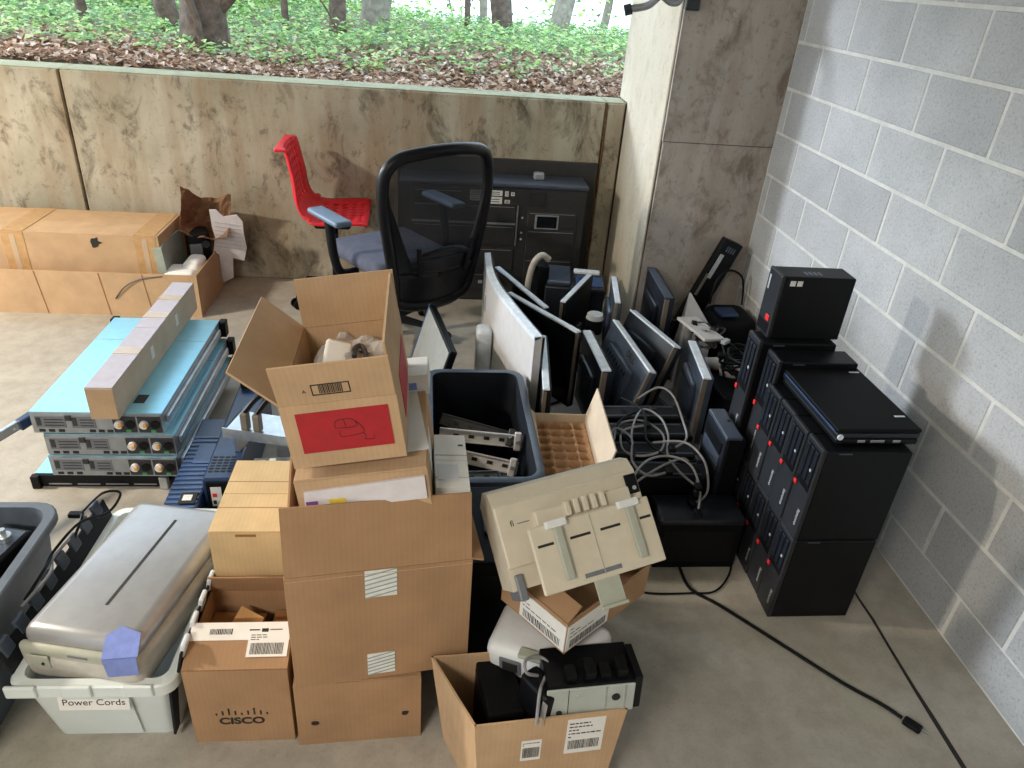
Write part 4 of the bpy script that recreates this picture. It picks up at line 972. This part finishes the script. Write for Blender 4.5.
# large curved display
t = thing('curved_display', 'large white-backed curved display standing on the floor beside the mesh chair', 'monitor', (.302, 2.945, 0), 0)
def arc(u, off=0):
    T = [(-.060, .499), (-.061, .281), (-.043, .090), (-.006, -.078), (.034, -.239), (.086, -.429)]
    s_ = u*5; i = min(4, int(s_)); q_ = s_-i
    a_, b_, c_, d_ = T[max(i-1, 0)], T[i], T[i+1], T[min(i+2, 5)]
    x, y = [.5*((2*b_[j])+(c_[j]-a_[j])*q_+(2*a_[j]-5*b_[j]+4*c_[j]-d_[j])*q_*q_+(3*b_[j]-a_[j]-3*c_[j]+d_[j])*q_**3) for j in (0, 1)]
    return (x+off, y)
b = MB(); n = 20
b.loft([[(*arc(k/n), .01), (*arc(k/n), .555), (*arc(k/n, .022), .560), (*arc(k/n, .030), .555), (*arc(k/n, .030), .01)] for k in range(n+1)]); hg = b.build('back_shell', 'monitor_white', t, smooth=True)
b = MB(); b.loft([[(*arc(k/n, .030), .01), (*arc(k/n, .030), .557), (*arc(k/n, .040), .557), (*arc(k/n, .040), .01)] for k in range(n+1)]); b.build('screen', 'screen', t, smooth=True)
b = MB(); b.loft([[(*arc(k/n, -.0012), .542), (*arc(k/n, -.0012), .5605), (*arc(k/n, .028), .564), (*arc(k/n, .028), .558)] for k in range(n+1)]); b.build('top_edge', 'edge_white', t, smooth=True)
p = MB().rbox((-.11, .02, .04), (-.038, .12, .36), .022, 4).build('stand_neck', 'edge_white', t, smooth=True)
MB().rbox((-.13, -.10, 0), (.10, .20, .012), .006).build('stand_foot', 'monitor_white', t)
MB().box((-.066, .25, .36), (-.0615, .29, .43)).build('connector_cover', 'grey_light', t)

# ------------------------------------------------------------------ loose devices among the monitors
t = thing('speaker', 'upright cylindrical speaker with a pale cap among the monitors', 'speaker', (.745, 3.06, 0))
MB().cyl(.040, 0, .40, 24).build('body', 'black', t, smooth=True); MB().cyl(.042, .40, .422, 24, r2=.036).build('cap', 'grey_light', t, smooth=True); MB().cyl(.042, .20, .33, 24).build('band', 'beige_grey', t, smooth=True)
t = thing('desk_phone_stand', 'silver arched device with a black slab behind the black monitors', 'device', (.555, 3.76, 0), R(10))
MB().rbox((-.01, -.05, 0), (.06, .05, .40), .012, 3).build('slab', 'black', t, smooth=True)
MB().tube([(-.05, -.03, .02), (-.055, -.03, .25), (-.035, -.03, .40), (.01, -.03, .455), (.055, -.03, .43)], .018, 10).build('arch', 'silver_trim', t, smooth=True)
MB().rbox((-.10, -.06, .0), (.0, .06, .03), .006).build('foot', 'grey_light', t)
t = thing('inkjet_printer', 'blue-grey flat printer in front of the black cabinet', 'printer', (.775, 3.80, 0), R(-8))
MB().rbox((-.16, -.13, 0), (.17, .15, .30), .015, 3).build('body', 'slate', t, smooth=True); MB().rbox((-.15, -.12, .30), (-.02, .14, .325), .008).build('scanner_lid', 'slate_top', t)
MB().rbox((.0, .08, .30), (.15, .13, .318), .006).build('paper_support', 'edge_white', t); MB().rbox((.01, -.10, .30), (.16, .05, .306), .004).build('top_tray', 'navy_light', t)
for k in range(3): MB().box((.03, -.05+.03*k, .306), (.07, -.04+.03*k, .3075)).build('button', 'ink', t)
t = thing('docking_unit', 'long black docking unit with a grey strip leaning on the concrete column', 'device', (1.305, 3.555, .018), (R(-1), R(21), 0))
MB().rbox((-.052, -.03, 0), (.058, .025, .66), .006).build('case', 'black', t); MB().box((-.035, -.032, .44), (-.012, -.03, .58)).build('grey_strip', 'grey_light', t)
MB().box((-.046, -.032, .33), (-.030, -.03, .46)).build('light_strip', 'tan_bezel', t)
for k in range(4): MB().box((-.02+.014*k, -.032, .60), (-.012+.014*k, -.03, .63)).build('key', 'slate_top', t)
t = thing('white_wedge', 'white wedge-shaped stand among the tangled cords by the wall corner', 'stand', (1.305, 3.24, 0), R(6))
b = MB(); b.add([(-.09, -.05, 0), (.09, -.05, 0), (.09, .06, 0), (-.09, .06, 0), (-.085, -.04, .30), (.075, -.04, .29), (-.04, .05, .45), (-.03, .055, .45)], [(0, 3, 2, 1), (0, 1, 5, 4), (4, 5, 6), (5, 7, 6), (1, 2, 7, 5), (2, 3, 6, 7), (3, 0, 4, 6)]); b.build('wedge', 'monitor_white', t)
MB().rbox((-.06, -.075, .0), (.06, -.05, .03), .005).build('foot', 'grey', t)
t = thing('grey_plate', 'flat grey mounting plate lying over the cords', 'plate', (1.19, 3.01, 0), R(20))
MB().rbox((-.06, -.11, .385), (.06, .11, .40), .004).build('plate', 'monitor_white', t, (0, 0, 0), (R(4), R(6), 0)); MB().rod((0, 0, 0), (0, 0, .39), .02, 12).build('stem', 'steel_dull', t); MB().rbox((-.08, -.08, 0), (.08, .08, .012), .004).build('foot', 'grey', t)
for k in range(4): MB().rod((-.04+.08*(k % 2), -.07+.14*(k//2), .40), (-.04+.08*(k % 2), -.07+.14*(k//2), .402), .007, 10).build('screw_hole', 'ink', t)
for k, (x, y, lb) in enumerate(((1.235, 2.875, 'pale cylindrical fitting lying nearest the narrow blue-edged monitor'), (1.30, 2.80, 'pale cylindrical fitting lying just in front of the cord tangle'))):
    t = thing('cable_drum', lb, 'fitting', (x, y, .27), (R(70), 0, R(50)), 'pale cylindrical fittings')
    MB().cyl(.030, 0, .10, 20).build('drum', 'monitor_white', t, smooth=True); MB().cyl(.034, .10, .112, 20).build('end_cap', 'edge_white', t, smooth=True)
t = thing('cord_box', 'black equipment case under the pile of cords by the wall', 'device', (1.36, 2.78, 0), R(3))
MB().rbox((-.14, -.20, 0), (.13, .12, .265), .01).build('case', 'black_matte', t); MB().box((-.10, -.202, .05), (.09, -.20, .22)).build('front_panel', 'black', t)
def tangle(name, lb, c, rad, n, seed, mat, r, zs=.6):
    rg = random.Random(seed); t = thing(name, lb, 'cords', c)
    for q_ in range(3):
        P = [(math.cos(a)*rad[0]*rg.uniform(.35, 1), math.sin(a)*rad[1]*rg.uniform(.35, 1), rg.uniform(0, rad[2])+r) for a in [k*1.9+q_ for k in range(n)]]
        MB().tube(P, r, 6, smooth=5).build('cord', mat, t, smooth=True)
    for k in range(4):
        a = rg.uniform(0, 6.28); MB().rbox((-.012, -.022, 0), (.012, .022, .018), .003).build('plug', 'grey_light' if k % 2 else 'black', t, (math.cos(a)*rad[0]*.7, math.sin(a)*rad[1]*.7, rad[2]*rg.uniform(.6, 1)), (0, 0, a))
    return t
tangle('cord_tangle', 'tangle of black cords with pale plugs on the case by the wall', (1.36, 2.76, .268), (.13, .15, .13), 14, 6, 'black', .005)
tangle('cord_tangle', 'coil of grey and black cords beside the grey mounting plate', (1.28, 3.02, .30), (.09, .08, .10), 10, 16, 'metal_dark', .005)
t = thing('equipment_bag', 'black bag in the corner between the column and the block wall', 'bag', (1.532, 3.36, 0), R(2))
MB().rbox((-.125, -.12, 0), (.12, .13, .33), .07, 4).build('bag_body', 'black_matte', t, smooth=True); MB().rbox((-.10, -.10, .33), (.0, .0, .352), .01).build('pocket', 'navy', t)
MB().tube([(-.08, .1, .32), (-.06, .12, .44), (.0, .13, .50), (.08, .12, .46), (.10, .1, .32)], .006, 8).build('strap', 'black', t, smooth=True)

# ------------------------------------------------------------------ computer stack by the block wall
def make_tower(h=.330, d=.275, w_=.097):
    t = thing('desktop_tower', 'x', 'computer')
    MB().rbox((.012, 0, 0), (d, w_-.002, h-.002), .003, 1).build('case', 'black', t)
    bz = MB().rbox((0, 0, 0), (.014, w_-.002, h+.002), .004, 2).build('front_bezel', 'bezel', t)
    MB().rbox((-.002, .010, h*.53), (.0, w_-.012, h*.97), .001, 1).build('upper_panel', 'black', bz)
    for k in range(3): MB().rbox((-.005, .012+.026*k, h*.60), (-.002, .030+.026*k, h*.95), .001, 1).build('drive_bay', 'slate', bz)
    MB().rbox((-.006, w_-.022, h*.485), (-.001, w_-.008, h*.525), .001, 1).build('red_mark', 'red_mark', bz)
    MB().rod((-.002, .024, h*.75), (-.006, .024, h*.75), .005, 10).build('power_button', 'grey_light', bz)
    text(bz, 'lettering', 'lenovo', .022, (-.0006, .022, h*.22), (PI/2, PI/2, -PI/2), 'grey_light')
    MB().box((.05, -.0005, h-.010), (.09, .0, h-.006)).build('side_latch', 'slate_top', t)
    return t
tw = make_tower(); first = True
def place(lb, x, y, z, sz=1, rot=0):
    global first
    o = tw if first else copy_tree(tw); first = False
    o.location = (x, y, z); o.scale = (1, 1, sz); o.rotation_euler = (0, 0, rot)
    o['label'] = lb; o['group'] = 'black desktop towers in the stack'
ordn = ['nearest', 'second', 'third', 'fourth', 'fifth', 'sixth']
for i in range(6):
    place('black desktop tower on the floor, %s in the bottom row%s' % (ordn[i], '' if i == 0 else ' counted from the nearest'), 1.105+.002*(i % 2), 1.615+.0985*i, 0)
for i in range(4):
    place('black desktop tower, %s in the upper row%s' % (ordn[i], ' under the black laptop' if i == 0 else ' counted from the nearest'), 1.102+.003*((i+1) % 2), 1.615+.0985*i, .3325)
place('taller black desktop tower behind the black laptop', 1.118, 2.009, .3325, 1.24)
place('taller black desktop tower carrying the upright computer', 1.085, 2.1075, .3325, 1.30)
t = thing('upright_computer', 'black desktop computer standing on top of the stack with two stickers', 'computer', (1.118, 2.135, .7645), 0)
MB().rbox((.012, 0, 0), (.255, .10, .222), .004).build('case', 'black', t); bz = MB().rbox((0, 0, 0), (.014, .10, .224), .005).build('front_bezel', 'bezel', t)
MB().box((-.001, .075, .15), (.0, .085, .20)).build('badge', 'grey_light', bz); MB().rbox((-.004, .015, .055), (.0, .040, .075), .001, 1).build('red_mark', 'red_mark', bz); MB().box((-.001, .01, .01), (.0, .09, .048)).build('lower_grille', 'black', bz)
for x in (.032, .056): MB().box((x, -.001, .190), (x+.018, .0, .208)).build('sticker', 'white_paper', t)
for k in range(4): MB().box((.09+.016*k, .02, .222), (.10+.016*k, .05, .2228)).build('top_vent', 'slate_top', t)
t = thing('laptop', 'closed black laptop lying on its dock on top of the nearest towers', 'laptop', (1.275, 1.838, .6650), R(1))
MB().rbox((-.125, -.19, .0), (.13, .185, .020), .006, 2).build('dock', 'black', t); MB().rbox((-.128, -.188, .020), (.132, .185, .038), .005, 2).build('base', 'slate', t)
MB().rbox((-.128, -.188, .0385), (.132, .185, .052), .005, 2).build('lid', 'black_matte', t)
for x in (-.06, -.02, .0, .05): MB().rbox((x, -.1905, .008), (x+.024, -.189, .017), .001, 1).build('port', 'steel', t)
MB().rod((-.118, -.19, .028), (-.118, -.194, .028), .009, 14).build('barrel_plug', 'edge_white', t)
MB().box((.085, -.12, .052), (.118, -.112, .0526)).build('lid_badge', 'edge_white', t, (0, 0, 0), (0, 0, 0)); MB().box((.085, .150, .052), (.12, .157, .0526)).build('lid_badge', 'edge_white', t)
MB().box((-.1285, -.17, .036), (-.127, .17, .0395)).build('seam_light', 'navy_light', t)
t = thing('small_tower', 'small black tower with a grey top in front of the computer stack', 'computer', (1.0, 1.992, 0), 0)
MB().rbox((.012, 0, 0), (.074, .195, .44), .004).build('case', 'black', t); bz = MB().rbox((0, 0, 0), (.014, .195, .442), .004).build('front_bezel', 'slate', t)
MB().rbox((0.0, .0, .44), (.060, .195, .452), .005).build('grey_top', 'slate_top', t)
for k in range(3): MB().rbox((-.004, .02, .26+.055*k), (0, .175, .305+.055*k), .001, 1).build('drive_bay', 'slate_top' if k == 1 else 'black', bz)
MB().rod((.045, .11, .452), (.045, .11, .455), .006, 12).build('power_button', 'ink', t)

# ------------------------------------------------------------------ row of towers under the cables, flat black unit
tl = ['black computer lying under the grey cables, nearest the flat black unit', 'black computer under the grey cables, second from the flat black unit', 'black computer under the grey cables, third from the flat black unit', 'black computer under the grey cables, nearest the monitors']
for k in range(4):
    t = thing('cable_covered_computer', tl[k], 'computer', (.79, 2.045+.108*k, 0), R(-1+k*.8), 'computers under the cables')
    MB().rbox((-.175+.02*(k % 2), -.049, 0), (.19, .049, .285+.012*k), .006).build('case', 'black', t)
    MB().rbox((-.185+.02*(k % 2), -.050, 0), (-.172+.02*(k % 2), .050, .288+.012*k), .004).build('front_bezel', 'slate', t)
    MB().box((-.13, -.035, .285+.012*k), (.16, -.028, .2865+.012*k)).build('top_rib', 'slate_top', t); MB().box((-.13, .028, .285+.012*k), (.16, .035, .2865+.012*k)).build('top_rib', 'slate_top', t)
t = thing('flat_black_unit', 'flat black unit with a rounded blue-lit top edge on the floor by the cord', 'computer', (.925, 1.915, 0), R(0))
MB().rbox((-.150, -.070, 0), (.145, .068, .20), .006).build('case', 'black_matte', t); MB().rbox((-.153, -.073, .19), (.148, .070, .218), .012, 3).build('top_cover', 'slate', t, smooth=True)
MB().box((-.13, -.0712, .03), (.12, -.07, .17)).build('side_panel', 'black', t)
cab = [('looped grey cable nearest the flat black unit', [(.66, 1.90, .30), (.70, 1.97, .33), (.76, 2.02, .345), (.84, 2.04, .34), (.90, 2.0, .33), (.92, 1.93, .28), (.90, 1.86, .235)]),
       ('looped grey cable arching high over the row of computers', [(.72, 2.12, .31), (.74, 2.22, .34), (.80, 2.32, .36), (.86, 2.28, .35), (.87, 2.19, .33), (.84, 2.08, .32), (.86, 1.99, .31), (.91, 1.93, .29)]),
       ('grey cable rising to the lettered monitor', [(.80, 2.40, .36), (.88, 2.42, .40), (.93, 2.38, .39), (.95, 2.28, .34), (.93, 2.16, .335), (.86, 2.10, .33)]),
       ('thin grey cable winding along the left of the computers', [(.65, 2.02, .31), (.63, 2.12, .33), (.67, 2.2, .35), (.72, 2.15, .34), (.70, 2.04, .32), (.74, 1.97, .31), (.82, 1.99, .31)]),
       ('grey cable lying in a wide ring over the two middle computers', [(.66, 2.16, .325), (.70, 2.26, .33), (.79, 2.28, .335), (.85, 2.2, .33), (.82, 2.1, .325), (.74, 2.07, .32), (.68, 2.10, .325), (.70, 2.2, .34), (.80, 2.24, .34)]),
       ('grey cable running straight from the scanner to the computers', [(.60, 1.86, .29), (.68, 1.93, .30), (.76, 1.99, .31), (.84, 2.03, .325), (.90, 2.05, .32), (.93, 2.0, .28), (.92, 1.96, .235)]),
       ('grey cable loop near the small grey-topped tower', [(.80, 2.14, .33), (.90, 2.10, .36), (.95, 2.02, .34), (.965, 1.97, .27), (.95, 1.95, .23), (.90, 1.92, .225)])]
for lb, P in cab:
    t = thing('grey_cable', lb, 'cable', (0, 0, 0), 0, 'grey cables over the computers')
    MB().tube(P, .0042, 8).build('wire', 'cable_grey', t, smooth=True); a_ = P[-1]
    MB().rbox((-.012, -.016, -.006), (.012, .016, .010), .003).build('plug', 'black', t, a_)
for k, P in enumerate(([(.68, 2.0, .30), (.72, 2.1, .33), (.68, 2.22, .34), (.75, 2.30, .35), (.85, 2.35, .34)], [(.74, 2.42, .35), (.80, 2.3, .36), (.78, 2.15, .33), (.86, 2.04, .32), (.95, 2.06, .31)])):
    t = thing('black_cable', ['black cable snaking over the left ends of the computers', 'black cable snaking over the middle of the computers'][k], 'cable')
    MB().tube(P, .005, 8).build('wire', 'black', t, smooth=True); MB().rbox((-.012, -.016, -.006), (.012, .016, .012), .003).build('plug', 'slate', t, P[-1])

# ------------------------------------------------------------------ cords on the floor
t = thing('power_cord', 'black power cord with a plug snaking across the open floor', 'cord')
MB().tube([(.874, 1.838, .006), (.882, 1.739, .006), (.961, 1.662, .006), (1.103, 1.503, .006), (1.231, 1.358, .006), (1.316, 1.28, .006), (1.355, 1.232, .006)], .0055, 8).build('wire', 'black', t, smooth=True)
p = MB().rbox((-.014, -.028, 0), (.014, .022, .018), .006, 2).build('plug', 'black', t, (1.368, 1.210, 0), (0, 0, R(40)))
for s_ in (-1, 1): MB().box((s_*.006-.001, -.044, .008), (s_*.006+.001, -.028, .012)).build('prong', 'steel', p)
t = thing('thin_cord', 'thin black cord curving from the tower stack behind the beige scanner', 'cord')
MB().tube([(1.085, 1.93, .10), (1.082, 1.90, .02), (1.045, 1.81, .0045), (.966, 1.729, .0045), (.876, 1.721, .0045), (.738, 1.723, .0045), (.60, 1.76, .0045)], .0035, 8).build('wire', 'black', t, smooth=True)
MB().rbox((-.02, -.012, 0), (.02, .012, .016), .004).build('plug', 'black', t, (.59, 1.765, 0), (0, 0, R(-20)))
